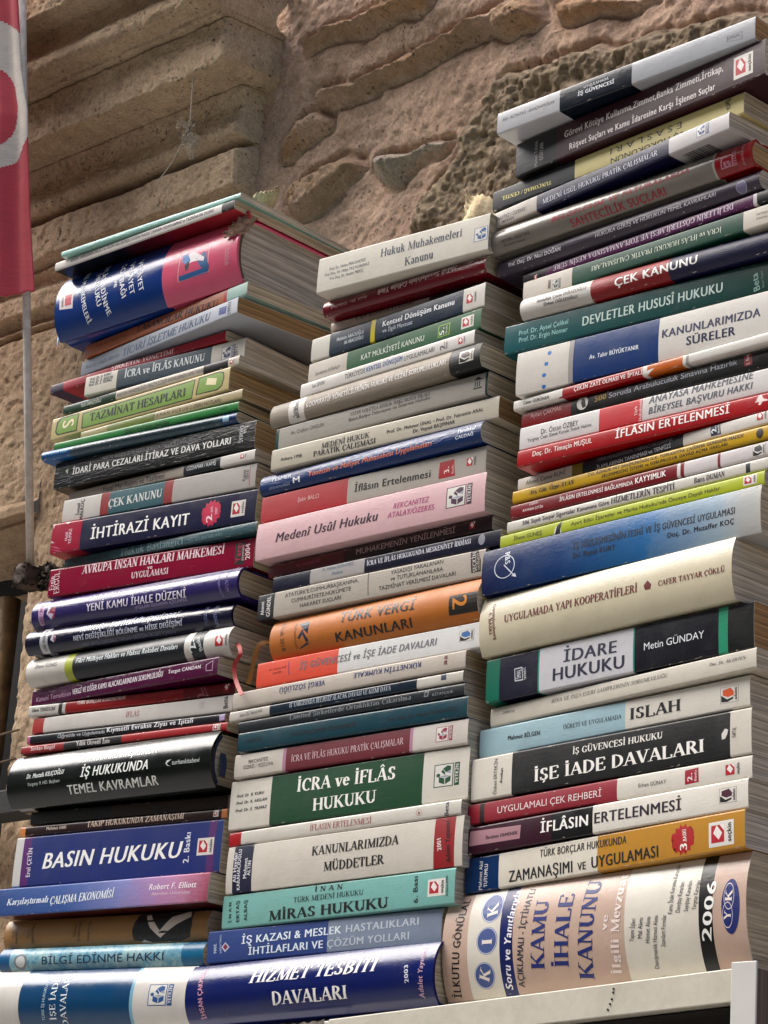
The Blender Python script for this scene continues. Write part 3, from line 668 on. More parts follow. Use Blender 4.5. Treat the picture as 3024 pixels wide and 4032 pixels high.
n1 = fbm(gx * 30, gt * 30, 5, 71) - .5; n2 = fbm(gx * 130, gt * 130, 4, 73) - .5; n0 = fbm(gx * 7, gt * 9, 3, 75) - .5
pits = sstep(.62, .72, fbm(gx * 140, gt * 140, 3, 77))
Y = Y + .0035 * n1 + .0030 * n2 + .003 * n0 + .0012 * pits; Z = Z + .0035 * (fbm(gx * 26, gt * 40, 4, 79) - .5)
Xj = gx.copy()
Xj[-1, :] += .006 * (fbm(gx[-1] * 0 + 3.1, gt[-1] * 40, 4, 81) - .5)
A = np.stack([Xj, Y, Z], -1)
# rounded right return going back into the rubble wall
ret = []
for j, (dx, dy) in enumerate(((.003, .004), (.004, .012), (.006, .03), (.009, .055), (.012, .085))):
    R_ = A[-1].copy(); R_[:, 0] += dx + .004 * (fbm(np.full(560, j * .9), tt * 55, 4, 83) - .5); R_[:, 1] = np.maximum(R_[:, 1] + .0, R_[:, 1] + dy); ret.append(R_)
A = np.concatenate([A, np.stack(ret)], 0)
grid_mesh('cornice_moulding', A.reshape(-1, 3), nux + 5, 560, [M_TUFF], None, pil)
zb = PR[-1][1]
def stone_slab(name, x0, x1, z0, z1, y0, seed, edge_l=False, nu=220, nv=260):
    gx = np.linspace(x0, x1, nu)[:, None] * np.ones((1, nv)); gz = np.linspace(z0, z1, nv)[None] * np.ones((nu, 1))
    y = y0 + .004 * (fbm(gx * 9, gz * 9, 4, seed) - .5) + .003 * (fbm(gx * 40, gz * 40, 5, seed + 1) - .5) + .003 * (fbm(gx * 140, gz * 140, 3, seed + 2) - .5) + .0012 * sstep(.6, .74, fbm(gx * 150, gz * 150, 3, seed + 3))
    P = np.stack([gx, y, gz], -1)
    if edge_l:
        P[0, :, 1] += .12; P[1, :, 1] += .06; P[0, :, 0] += .0; P[1, :, 0] = x0; P[2, :, 1] += .003
        P[:3, :, 0] += .008 * (fbm(np.zeros(nv) + 2.2, gz[0] * 30, 4, seed + 7) - .5)
    return grid_mesh(name, P.reshape(-1, 3), nu, nv, [M_TUFF], None, pil)
stone_slab('pilaster', -0.6857, -.36, -.4, zb + .004, .222, 91, True, 240, 520)
bm = box_geo(-0.6857 + .015, -.36, .25, .45, -1.75, zb); bm_obj('pilaster_core', bm, M_TUFF, pil)
stone_slab('lintel', -1.35, -0.6857 + .004, 0.5635, zb + .004, .2225, 101, False, 260, 140)
# moulding under the lintel
LP = np.array([(0.222, 0.5649308128228039), (0.214, 0.556971610092408), (0.214, 0.5480175199942958), (0.226, 0.5453833804275079), (0.224, 0.5420919485565698), (0.25, 0.5216553789157206), (0.36, 0.5196553789157206)]); seg = np.hypot(*np.diff(LP, axis=0).T); cum = np.concatenate([[0], np.cumsum(seg)]); t2 = np.linspace(0, cum[-1], 150)
ly, lz = np.interp(t2, cum, LP[:, 0]), np.interp(t2, cum, LP[:, 1]); xx = np.linspace(-1.35, -0.6857 + .004, 200)
gx = xx[:, None] * np.ones((1, 150)); gt = t2[None] * np.ones((200, 1))
P = np.stack([gx, ly[None] + .005 * (fbm(gx * 40, gt * 40, 5, 111) - .5), lz[None] + .005 * (fbm(gx * 30, gt * 40, 4, 113) - .5)], -1)
grid_mesh('lintel_moulding', P.reshape(-1, 3), 200, 150, [M_TUFF], None, pil)
# dark window in the opening
win = thing('dark_window', 'dark window with bronze frame tube left of the stone pilaster', 'window', (0, 0, 0))
M_DK = plain_mat('dark_frame', '0c0a09', .95, bump=.001); M_BR = plain_mat('bronze_tube', '6f5738', .38, metal=.35, bump=.0006, scale=60, var2='3a2c1c')
bm = box_geo(-1.6, -0.6857 + .015, .44, .46, -1.0, .75); bm_obj('window_backing', bm, plain_mat('window_dark', '0b0a09', .9), win)
bm = box_geo(-0.6857 - .04, -0.6857 - .007, .30, .34, -1.0, .53, .003); bm_obj('window_jamb', bm, M_DK, win)
bm = box_geo(-1.3, -0.6857 - .007, .30, .34, 0.5177, 0.5177 + .06, .003); bm_obj('window_head', bm, M_DK, win)
tube('frame_tube', [(-0.7762, .27, -.9), (-0.7762, .27, 0.4847)], 0.0125, M_BR, win, 20)
bar = thing('iron_bar', 'black iron bar sticking out of the wall beside the dark green hardcover', 'bar', (0, 0, 0))
bm = box_geo(-1.05, -0.5908, .175, .205, 0.2264, 0.2503, .0015); bm_obj('bar', bm, plain_mat('black_iron', '0e0d0c', .7, metal=.0, bump=.0008), bar)
for nm, z0, z1, lb in (('string', 0.3129, 0.3226, 'upper thin string running in from the left edge to the pilaster'), ('string', 0.2847, 0.2941, 'lower thin string running in from the left edge to the pilaster')):
    o = tube(nm, [(-1.0, .20, z0 - .09), (-0.6857 - .035, .205, z0), (-0.6857 + .02, .2185, z1)], .0011, plain_mat('twine', '7a6a58', .9), n=6); tag(o, lb, 'string', 'strings tied at the window')
# flag on its tilted pole
PB, PT = Vector((-0.63306, 0.185, 0.47039)), Vector((-0.63306, 0.09061, 1.05353))
M_POLE = plain_mat('pole_white', 'd0c8c0', .45, bump=.0004, scale=120, var2='b0a49a')
fl = thing('flag_on_pole', 'red flag with white crescent hanging from a slim white pole', 'flag', tuple(PB))
def loc(p): return tuple(Vector(p) - PB)
tube('flag_pole', [loc(PB - (PT - PB) * .02), loc(PB + (PT - PB) * .3), loc(PB + (PT - PB) * .7), loc(PT + (PT - PB) * .3)], .0041, M_POLE, fl, 16)
def cloth_mat(name, h):
    m, t, b = mat_base(name); L = t.links; tc = N(t, 'ShaderNodeTexCoord'); mp = N(t, 'ShaderNodeMapping'); mp.inputs['Scale'].default_value = (60, 60, 1400); L.new(tc.outputs['Object'], mp.inputs[0])
    n = N(t, 'ShaderNodeTexNoise', Scale=1.0, Detail=2.0); L.new(mp.outputs[0], n.inputs['Vector']); c = lin(h)
    n2 = N(t, 'ShaderNodeTexNoise', Scale=25.0, Detail=5.0); L.new(tc.outputs['Object'], n2.inputs['Vector'])
    ad = N(t, 'ShaderNodeMath', operation='ADD'); L.new(n.outputs[0], ad.inputs[0]); L.new(n2.outputs[0], ad.inputs[1])
    r = N(t, 'ShaderNodeValToRGB'); r.color_ramp.elements[0].position = .7; r.color_ramp.elements[0].color = tuple(x * .75 for x in c[:3]) + (1,); r.color_ramp.elements[1].position = 1.2; r.color_ramp.elements[1].color = c
    hf = N(t, 'ShaderNodeMath', operation='MULTIPLY'); hf.inputs[1].default_value = .8; L.new(ad.outputs[0], hf.inputs[0]); L.new(hf.outputs[0], r.inputs[0]); r.color_ramp.elements[0].position = .55; r.color_ramp.elements[1].position = .95
    L.new(r.outputs[0], b.inputs['Base Color']); b.inputs['Roughness'].default_value = .9; b.inputs['Sheen Weight'].default_value = .2
    bp = N(t, 'ShaderNodeBump', Strength=.4, Distance=.0006); L.new(n.outputs[0], bp.inputs['Height']); L.new(bp.outputs[0], b.inputs['Normal']); return m
# cloth: u along its width (0 = free left end, 1 = fold round the pole), v down
FLG = [(0, 1.1015, -0.6314, 0.0763), (0.12, 1.062, -0.6315, 0.0826), (0.3, 0.9742, -0.6262, 0.0965), (0.45, 0.9289, -0.6174, 0.1035), (0.6, 0.8907, -0.6175, 0.1098), (0.8, 0.824, -0.6163, 0.1207), (1, 0.741, -0.6108, 0.134)]       # rows: (v, z, x of the right fold, y of the right fold)
nu, nv = 150, 220
U = np.linspace(0, 1, nu)[:, None] * np.ones((1, nv)); Vv = np.linspace(0, 1, nv)[None] * np.ones((nu, 1))
fv = np.array([r[0] for r in FLG]); zz = np.interp(Vv, fv, [r[1] for r in FLG]); xr = np.interp(Vv, fv, [r[2] for r in FLG]); yr = np.interp(Vv, fv, [r[3] for r in FLG])
wd = .17
ang = np.clip((1 - U) * 9, 0, 1) * math.pi / 2         # rounded fold at the pole
X = xr - wd * (1 - U) - .0; Yc = yr - .0065 * np.sin(ang) + .010 * np.sin((1 - U) * 16 + Vv * 1.2) * (1 - np.exp(-(1 - U) * 8)) + .004 * np.sin((1 - U) * 37 - Vv * 3) * np.clip((1 - U) * 6, 0, 1)
zz = zz + (.006 * np.sin((1 - U) * 11) - .045 * (1 - U)) * Vv ** 8 * .9
zz = zz + .0045 * (fbm(U * 23, U * 0 + 2.5, 3, 7) - .5) * (Vv > .985)
P = np.stack([X, Yc, zz], -1)
mask = np.zeros((nu - 1, nv - 1))
uc = (X[:-1, :-1] + X[1:, 1:]) / 2; zc = (zz[:-1, :-1] + zz[1:, 1:]) / 2
(ox, oz, orx, orz), (ix, iz, irx, irz), zcut = ((-0.6785, 0.95, 0.0737, 0.0869), (-0.6666, 0.9348, 0.0336, 0.0489), 0.8599)
inO = ((uc - ox) / orx) ** 2 + ((zc - oz) / orz) ** 2 < 1; inI = ((uc - ix) / irx) ** 2 + ((zc - iz) / irz) ** 2 < 1
mask[(inO & ~inI) & (zc > zcut)] = 1
P2 = P - np.array(PB)
f_ = grid_mesh('flag_cloth', P2.reshape(-1, 3), nu, nv, [cloth_mat('red_cloth', 'c44452'), cloth_mat('white_cloth', 'dcd2c8')], None, fl, True, mask.ravel())
sm = f_.modifiers.new('thick', 'SOLIDIFY'); sm.thickness = .0012
# iron clamp that holds the pole
cl = thing('pole_bracket', 'rusty dark iron clamp holding the flag pole at the pilaster edge', 'bracket', tuple(PB))
M_RUST = plain_mat('rust', '54443a', .8, metal=.1, bump=.0025, scale=90, var2='2b231e')
bm = box_geo(-.011, .009, -.012, .012, -.018, .003, .003)
bmesh.ops.subdivide_edges(bm, edges=bm.edges[:], cuts=2, use_grid_fill=True)
for v in bm.verts: v.co += Vector((rng.uniform(-.002, .002), rng.uniform(-.002, .002), rng.uniform(-.0025, .0025)))
bm_obj('clamp', bm, M_RUST, cl, True)
bm = box_geo(.008, .027, .004, .045, -.017, .003, .005); bmesh.ops.subdivide_edges(bm, edges=bm.edges[:], cuts=3, use_grid_fill=True)
for v in bm.verts: v.co += Vector((rng.uniform(-.004, .004), rng.uniform(-.004, .004), rng.uniform(-.005, .005)))
bm_obj('mortar_lump', bm, plain_mat('old_mortar', '5a5148', .9, bump=.003, scale=80, var2='2e2823'), cl, True)
# bookcase
case = thing('white_bookcase', 'white laminated bookcase with worn edge carrying the three book stacks', 'bookcase', (0, 0, -1.75))
M_WH = plain_mat('white_laminate', 'd2ccbc', .38, bump=.0005, scale=45, var=.18)
M_WH2 = plain_mat('white_side', 'd2d0cb', .35, bump=.0003, scale=30, var=.06)
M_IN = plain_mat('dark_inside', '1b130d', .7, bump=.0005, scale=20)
def wood_side():
    m, t, b = mat_base('veneer_side'); L = t.links; tc = N(t, 'ShaderNodeTexCoord'); mp = N(t, 'ShaderNodeMapping'); mp.inputs['Scale'].default_value = (300, 420, 5); L.new(tc.outputs['Object'], mp.inputs[0])
    n = N(t, 'ShaderNodeTexNoise', Scale=1.0, Detail=5.0); L.new(mp.outputs[0], n.inputs['Vector']); r = N(t, 'ShaderNodeValToRGB')
    r.color_ramp.elements[0].color = lin('4a4038'); r.color_ramp.elements[0].position = .35; r.color_ramp.elements[1].color = lin('7a7066'); r.color_ramp.elements[1].position = .65
    L.new(n.outputs[0], r.inputs[0]); L.new(r.outputs[0], b.inputs['Base Color']); b.inputs['Roughness'].default_value = .7; return m
Z0 = 1.75
def tilt(bm):      # the loaded top board sags towards the left
    for v in bm.verts: v.co.z += -0.01227 + 0.05371 * v.co.x + .0012
bm = box_geo(0.0207 + .001, 0.3646 - .0008, -.012, .235, Z0 - .0215, Z0 - .0012, .0008); tilt(bm); bm_obj('top_shelf', bm, M_WH, case)
bm = box_geo(-.75, 0.0207, -.010, .235, Z0 - .0225, Z0 - .0016, .0008); tilt(bm); bm_obj('top_shelf', bm, M_WH2, case)
bm = box_geo(0.3646, 0.3828, -.020, -.0185, 0, Z0 + 0.00917, .0005); bm_obj('edge_strip', bm, M_WH2, case)
bm = box_geo(0.3646 + .0006, 0.3828 - .0004, -.0184, .232, 0, Z0 + 0.00917 - .004, .0005); bm_obj('side_panel', bm, wood_side(), case)
bm = box_geo(-.77, -.752, -.018, .232, 0, Z0 - .002, .001); bm_obj('side_panel', bm, M_WH2, case)
bm = box_geo(-.75, 0.3646 - .001, .205, .212, 0, Z0 - .024, .0); bm_obj('back_panel', bm, M_IN, case)
bm = box_geo(-.75, 0.3646 - .001, -.004, .204, Z0 - .0262, Z0 - .0226, .0); tilt(bm); bm_obj('shelf_underside', bm, M_IN, case)
bm = box_geo(-.75, 0.3646 - .001, -.010, .204, Z0 - .42, Z0 - .40, .0008); bm_obj('lower_shelf', bm, M_IN, case)
bm = box_geo(-.75, 0.3646 - .001, -.010, .204, 0, .02, .0008); bm_obj('bottom_shelf', bm, M_IN, case)
M_HOLE = plain_mat('nail_hole', '15110e', .9)
bm = bmesh.new()
for px_, pz_ in [(0.2699, -0.0013), (0.2697, -0.0035), (0.2688, -0.0076), (0.2675, -0.0105), (0.266, -0.0139)]:
    r = bmesh.ops.create_cone(bm, cap_ends=True, segments=10, radius1=.0007, radius2=.0007, depth=.0008, matrix=Matrix.Translation((px_, -.0121, pz_ + Z0)) @ Matrix.Rotation(math.pi / 2, 4, 'X'))
bm_obj('nail_holes', bm, M_HOLE, case)
# torn tape on the shelf joint
bm = bmesh.new(); prev = None
for i in range(25):
    x = 0.0207 - .07 + .068 * i / 24; a = bm.verts.new((x, -.0128 - .0012 * abs(math.sin(i * 1.3)), Z0 - .0008 - .0016 * abs(math.sin(i * .9 + .4)))); c = bm.verts.new((x, -.0116, Z0 - .012 - .002 * math.sin(i * .7)))
    if prev: bm.faces.new((prev[0], prev[1], c, a))
    prev = (a, c)
tilt(bm); bmesh.ops.solidify(bm, geom=bm.faces[:], thickness=.0004); bm_obj('torn_tape', bm, plain_mat('tape', 'c4bcb0', .6, bump=.0008, scale=120), case)
# dry leaves caught behind the stacks
def leaf(name, base, tip, width, curl, label, seed):
    base, tip = Vector(base), Vector(tip); ax = tip - base; side = ax.cross(Vector((-.68, .66, .31))).normalized(); nrm = side.cross(ax.normalized())
    n, m = 26, 15; P = np.zeros((n, m, 3))
    for i in range(n):
        t = i / (n - 1); w = width * min(1, t * 5 + .55) * (1 - t) ** .8 + .0006
        for j in range(m):
            s = (j / (m - 1) - .5) * 2
            p = base + ax * t + side * (w * s * .5 * (1 - .03 * abs(math.sin(t * 9)) * abs(s))) + nrm * (curl * (s * s - .3) + .004 * math.sin(t * 7 + s * 2 + seed) + .0018 * math.cos(abs(s) * 16 - t * 34))
            P[i, j] = p
    o = grid_mesh(name, P.reshape(-1, 3), n, m, [plain_mat('dry_leaf', 'd8c49c', .75, bump=.001, scale=90, var2='b89c70')])
    sm = o.modifiers.new('thick', 'SOLIDIFY'); sm.thickness = .0006
    return tag(o, label, 'leaf', 'dry leaves')
leaf('dry_leaf', (-0.31792, 0.16, 0.76369), (-0.31123, 0.175, 0.78651), .024, .005, 'small curled dry leaf behind the top of the left stack', 1.0)
leaf('dry_leaf', (-0.06373, 0.19, 0.6916), (-0.09664, 0.2, 0.72907), .052, .006, 'larger dry beige leaf between the middle stack and the grey boulder', 2.2)
# dusty cobweb strand with lint
M_LINT = plain_mat('lint', 'b0a698', .95, bump=.001, scale=300)
web = thing('cobweb_strand', 'dusty cobweb thread with clumps of lint hanging below the cornice', 'cobweb', (-0.44706, 0.172, 1.02656))
WB = [tuple(Vector(p) - Vector((-0.44706, 0.172, 1.02656))) for p in [(-0.4471, 0.172, 1.0266), (-0.4484, 0.172, 1.0106), (-0.4483, 0.172, 0.9446), (-0.447, 0.172, 0.9211), (-0.4458, 0.172, 0.8948), (-0.4485, 0.172, 0.8838), (-0.4397, 0.172, 0.8683), (-0.4559, 0.172, 0.8702), (-0.4659, 0.172, 0.8553), (-0.4827, 0.172, 0.8414), (-0.4864, 0.172, 0.8296)]]
tube('thread', WB, .00055, M_LINT, web, 5)
LN = [tuple(Vector(p) - Vector((-0.44706, 0.172, 1.02656))) for p in [(-0.4637, 0.172, 0.8934), (-0.4525, 0.172, 0.8933), (-0.4449, 0.172, 0.8866), (-0.449, 0.172, 0.878), (-0.4525, 0.172, 0.8741), (-0.4391, 0.172, 0.873), (-0.4332, 0.172, 0.8683), (-0.439, 0.172, 0.8632), (-0.4404, 0.172, 0.8537), (-0.439, 0.172, 0.8726), (-0.4525, 0.172, 0.8741)]]
bm = bmesh.new(); r2 = random.Random(3)
for k in range(420):
    i = r2.randrange(len(LN) - 1); f = r2.random(); c = Vector(LN[i]).lerp(Vector(LN[i + 1]), f) + Vector([r2.gauss(0, .0022) for _ in range(3)])
    d_ = Vector([r2.gauss(0, 1) for _ in range(3)]).normalized() * r2.uniform(.002, .006); w_ = d_.cross(Vector((.3, .5, .8))).normalized() * .0005; u_ = d_.cross(w_).normalized() * .0005
    b0 = [bm.verts.new(c - d_ * .5 + w_), bm.verts.new(c - d_ * .5 - w_), bm.verts.new(c - d_ * .5 + u_)]; b1 = bm.verts.new(c + d_ * .5)
    for a in range(3): bm.faces.new((b0[a], b0[(a + 1) % 3], b1))
    mid = d_.cross(u_).normalized() * .0012
bm_obj('lint', bm, M_LINT, web)


BOOKS = [
 dict(id=1,loc=(0.1132, 0.00851, -0.00085),rot=(0.0, -0.04138, -0.02561),L=0.25271,t=0.07052,dep=0.175,b=0.008,grp='law books in the right stack',label='very thick pink and cream book with blue lettered discs, lowest of the right stack',bands=[(0, 'c6b0a2'), (0.02296, 'd9d5cb'), (0.05189, '26336f'), (0.06348, 'c6b0a2'), (0.15808, 'd9d5cb'), (0.2168, '191919'), (0.2275, 'c6b0a2')],
  items=[('T','a','İLKUTLU GÖNÜLAL','B','25201f',133,20,65,653,65),('E','56689a',426,582,96,101),('E','56689a',407,362,93,91),('E','56689a',373,140,90,85),('R','c9cddd',426,582,92,98),('R','c9cddd',407,362,89,88),('R','c9cddd',373,140,87,82),('T','p','K','U','e5ddd6',483,534,-14,85,92),('T','p','I','U','e5ddd6',452,329,2,52,89),('T','p','K','U','e5ddd6',403,96,28,76,87),('T','t','Soru ve Yanıtlarıyla','Bi','e6e4ec',596,31,55,647,59),('T','t','AÇIKLAMALI - İÇTİHATLI','B','34384c',702,38,76,635,52),('T','t','KAMU','U','27397f',899,134,34,450,113),('T','t','İHALE','U','27397f',1103,124,38,476,117),('T','t','KANUNU','U','27397f',1292,36,68,633,118),('T','t','ve','B','e8dcd8',1439,319,11,100,49),('T','t','İlgili Mevzuat','U','e6d9d4',1520,45,47,631,68),('T','a','Yapım İşleri','S','30303c',1653,229,21,140,35),('T','a','Mal Alımı','S','30303c',1721,243,12,126,35),('T','a','Hizmet Alımı','S','30303c',1778,208,16,160,35),('T','a','Danışmanlık Hizmeti Alımı','S','30303c',1820,51,34,317,34),('T','a','Standart Formlar','S','30303c',1898,175,21,192,34),('T','a','Kamu İhale Kurumu Kararları','S','30303c',1964,368,20,314,35),('T','a','Danıştay Kararları','S','30303c',2024,370,21,191,35),('T','a','Sayıştay Kararları','S','30303c',2086,370,21,190,34),('T','a','Yargıtay Kararları','S','30303c',2148,373,22,182,34),('T','e','2006','B','e8e8e4',2254,170,47,366,70),('E','28397c',2411,368,69,169),('R','e2d8da',2399,430,39,83),('R','e2d8da',2388,316,39,80),('T','p','Y','U','e5dcd8',2409,284,8,53,51),('T','p','K','U','e5dcd8',2420,397,6,73,51)]),
 dict(id=2,loc=(0.1237, 0.00708, 0.07095),rot=(0.0, -0.04033, -0.05464),L=0.23975,t=0.02404,dep=0.1653,b=0.0005,grp='law books in the right stack',label='white and tan paperback with navy end and red starburst, resting on thick pink book',bands=[(0, '1f4470'), (0.03141, 'ddd8cc'), (0.11925, 'c0954c')],
  items=[('T','a','Mehmet Akif','S','d8d8d8',160,13,8,193,31),('T','a','TUTUMLU','B','d8d8d8',210,24,5,155,31),('T','t','TÜRK BORÇLAR HUKUKUNDA','B','16130f',685,162,757,-8,49),('T','t','ZAMANAŞIMI','B','16130f',408,31,569,-3,74),('T','t','VE','B','16130f',1021,32,73,1,49),('T','t','UYGULAMASI','B','16130f',1142,32,565,0,72),('S','b3202a',1909,115,97,100),('T','e','3','B','f0e8e0',1942,46,0,42,56),('T','e','.BASKI','B','f0e8e0',1940,96,-7,81,28),('L','seckin',2214,110,196,156,{'card': 1})]),
 dict(id=3,loc=(0.12601, 0.00461, 0.09658),rot=(0.0, -0.03571, -0.04108),L=0.23808,t=0.01900,dep=0.1642,b=0.0005,grp='law books in the right stack',label='half plum half cream paperback with pale pink name label, right stack near bottom',bands=[(0, '4a2136'), (0.07653, '241520'), (0.11242, 'e0dcd4')],
  items=[('P','b08a92',[(22,161),(490,145),(483,55),(15,60)]),('T','a','İbrahim ERMENEK','B','3a2630',169,89,295,-2,21),('T','t','İFLÂSIN','B','f0eeea',668,67,418,-5,71),('T','t','ERTELENMESİ','B','35163a',1139,66,720,-7,69),('L','adalet',2225,100,135,96,{'c': '5a2440'})]),
 dict(id=4,loc=(0.12332, 0.00565, 0.11729),rot=(0.0, -0.02962, -0.03459),L=0.24130,t=0.01439,dep=0.1664,b=0.0005,grp='law books in the right stack',label='thin crimson and beige paperback with small red edition square, right stack',bands=[(0, '9c1d3a'), (0.01154, '35101a'), (0.0158, '9c1d3a'), (0.13327, 'd6d2c9')],
  items=[('T','t','UYGULAMALI ÇEK REHBERİ','S','ead8d8',281,49,920,-7,45),('T','a','Erhan GÜNAY','S','505050',1513,57,226,-3,25),('G','a81f40',[(1889,115),(1996,121),(1999,28),(1889,24)]),('T','e','2.','B','efe0e0',1949,42,-3,51,38),('T','e','Baskı','S','efe0e0',1983,38,-1,66,19),('L','seckin',2262,71,134,95,{})]),
 dict(id=5,loc=(0.12625, 0.00487, 0.13331),rot=(0.0, -0.02644, -0.03214),L=0.23753,t=0.02940,dep=0.1638,b=0.0005,grp='law books in the right stack',label='black spined book with white ends and two white serif lines, right stack',bands=[(0, 'd8d3c9'), (0.03751, '121111'), (0.221, 'd3cec4')],
  items=[('T','a','Özkan ERTEKİN','S','222222',238,22,3,245,29),('T','a','Avukat','B','222222',291,90,3,106,23),('T','t','İŞ GÜVENCESİ HUKUKU','U','e4e2dc',913,200,759,-1,43),('T','t','İŞE İADE DAVALARI','U','efede8',576,62,1438,1,81),('P','141414',[(2130,192),(2204,192),(2199,106),(2126,108)]),('P','d8d5cf',[(2143,155),(2170,186),(2195,176),(2188,148),(2171,121),(2146,119)]),('T','m','KARTAL','S','202020',2254,118,6,64,31)]),
 dict(id=6,loc=(0.12779, 0.00968, 0.16387),rot=(0.0, -0.02769, -0.04704),L=0.23328,t=0.02009,dep=0.1609,b=0.0005,grp='law books in the right stack',label='pale blue and cream paperback with orange book emblem above the black-spined book',bands=[(0, 'a8c2ca'), (0.1309, 'd9d5cc')],
  items=[('T','a','Mahmut BİLGEN','B','1e2226',267,91,294,-7,30),('T','t','ÖĞRETİ VE UYGULAMADA','T','2e3236',769,89,509,-5,30),('T','t','ISLAH','U','141312',1345,64,435,-5,75),('L','adalet',2171,97,145,104,{'c': 'd5622a'})]),
 dict(id=7,loc=(0.13528, 0.01041, 0.1852),rot=(0.0, -0.02953, -0.07626),L=0.23465,t=0.01344,dep=0.1618,b=0.0005,grp='law books in the right stack',label='thin plain cream book with faint grey italics beneath grey and teal spine',bands=[(0, 'cbc6bb')],
  items=[('T','a','2000/10','Si','77736d',113,76,116,-4,18),('T','t','BİNA VE İNŞA ESERİ SAHİPLERİNİN SORUMLULUĞU','Ti','807c76',581,72,1035,-3,26),('T','a','Doç. Dr. Ali ERTEN','Ti','77736d',1966,76,294,-6,21)]),
 dict(id=8,loc=(0.13434, 0.00485, 0.20092),rot=(0.0, -0.02407, -0.04114),L=0.23078,t=0.03092,dep=0.1592,b=0.0005,grp='law books in the right stack',label='book with teal end, silver title panel and dark speckled panels, right stack',bands=[(0, '0f7a66'), (0.01257, '26263c'), (0.04829, '3a9a86'), (0.04963, 'ccccd0'), (0.13248, '3a9a86'), (0.13373, '1d1e2e'), (0.20301, '3c9b7c'), (0.21035, '15151c')],page='b8905f',
  items=[('T','t','İDARE','B','33334d',715,172,469,-12,82),('T','t','HUKUKU','B','33334d',621,58,631,-12,84),('T','t','Metin GÜNDAY','S','e0e2e6',1419,132,496,-2,48),('P','c8ccd0',[(265,204),(339,205),(333,197),(272,197)]),('P','c8ccd0',[(339,205),(350,109),(344,117),(333,197)]),('P','c8ccd0',[(350,109),(273,112),(279,120),(344,117)]),('P','c8ccd0',[(273,112),(265,204),(272,197),(279,120)]),('T','m','İMAJ','B','c8ccd0',330,128,-5,58,38),('T','m','YAYINEVİ','B','c8ccd0',380,109,-8,87,21)]),
 dict(id=9,loc=(0.13026, 0.00361, 0.23365),rot=(-0.0, -0.0223, -0.05342),L=0.22259,t=0.04137,dep=0.1535,b=0.0045,grp='law books in the right stack',label='thick cream creased book with dark red serif title and tiny house',bands=[(0, 'cec7b1')],crease=1,
  items=[('T','t','UYGULAMADA YAPI KOOPERATİFLERİ','U','742022',241,198,1206,-11,53),('P','742022',[(1512,186),(1512,216),(1499,219),(1530,250),(1565,216),(1554,215),(1555,185)]),('T','a','CAFER TAYYAR ÇÖKLÜ','U','742022',1622,192,551,-10,36),('T','e','Genişletilmiş','B','742022',113,359,28,-265,27),('T','e','4. BASKI','B','742022',84,301,16,-162,29)]),
 dict(id=10,loc=(0.13059, -0.00055, 0.27701),rot=(0.0, -0.01488, -0.02116),L=0.23877,t=0.03197,dep=0.1647,b=0.0015,grp='law books in the right stack',label='thick blue to grey fading paperback with white circle and arrow emblem',bands=[(0, '1b3566')],grad=['18305c', 0, '1c4c7e', 0.3, '3a78a8', 0.6, '9fb0bb', 0.85, 'bdbcb8', 1],
  items=[('T','t','İŞ SÖZLEŞMESİNİN FESHİ VE İŞ GÜVENCESİ UYGULAMASI','B','15172a',834,177,1353,-16,46),('T','a','Dr. Resul KURT','B','15172a',836,114,368,-5,34),('T','a','Doç. Dr. Muzaffer KOÇ','B','15172a',1641,104,540,-7,34),('R','d8dde6',214,171,95,84),('T','m','R&S','B','d8dde6',211,271,10,-88,45),('P','d8dde6',[(204,182),(210,187),(302,101),(295,97)]),('P','d8dde6',[(326,78),(280,92),(313,109)])]),
 dict(id=11,loc=(0.14132, 0.00353, 0.31043),rot=(0.0, -0.01246, -0.03095),L=0.22815,t=0.00969,dep=0.1573,b=0.0005,grp='law books in the right stack',label='thin lime green paperback lying on the fading blue book, right stack',bands=[(0, 'b4bd2e')],
  items=[('T','a','İlhami GÜNEŞ','S','2e3216',127,38,264,-7,29),('P','e6e8de',[(491,-8),(518,57),(558,86),(572,-10)]),('P','22302c',[(509,3),(530,67),(573,97),(556,4)]),('T','t',"Ayırt Edici İşaretler ve Marka Hukuku'nda Önceye Dayalı Haklar",'S','2e3216',656,40,1273,-6,27),('L','seckin',2167,53,108,66,{'card': 1})]),
 dict(id=12,loc=(0.1461, 0.00445, 0.32133),rot=(0.0, -0.01118, -0.03006),L=0.23056,t=0.00850,dep=0.159,b=0.0005,grp='law books in the right stack',label='thin cream paperback with dark serif title just above the lime green book',bands=[(0, 'd0ccc3')],
  items=[('T','t','506 Sayılı Sosyal Sigortalar Kanununa Göre','B','3a3148',146,32,787,-7,30),('T','t','HİZMETLERİN TESPİTİ','U','2a2340',950,25,545,-8,42),('T','a','Barış DUMAN','U','2a2340',1655,24,251,-2,36),('P','2a2a36',[(2073,68),(2108,69),(2110,7),(2075,7)])]),
 dict(id=13,loc=(0.14841, 0.00445, 0.33106),rot=(0.0, -0.01012, -0.0254),L=0.23096,t=0.01037,dep=0.1593,b=0.0005,grp='law books in the right stack',label='thin dark red and pale paperback with red stripes above thin cream one',bands=[(0, '87262f'), (0.14822, 'dcd5d5'), (0.15099, '87262f'), (0.15405, 'd2cccc'), (0.18156, '97404c'), (0.1838, 'd2cccc')],
  items=[('T','a','Özlem','S','e8d4d4',174,70,80,-1,19),('T','a','KAYHAN ÇETİN','B','e8d4d4',118,34,185,-4,18),('T','t','İFLÂSIN ERTELENMESİ BAĞLAMINDA','B','eadfdd',455,42,653,-13,30),('T','t','KAYYIMLIK','B','f4eeec',1128,31,262,1,40),('L','adalet',2146,51,102,81,{'c': '55555a'})]),
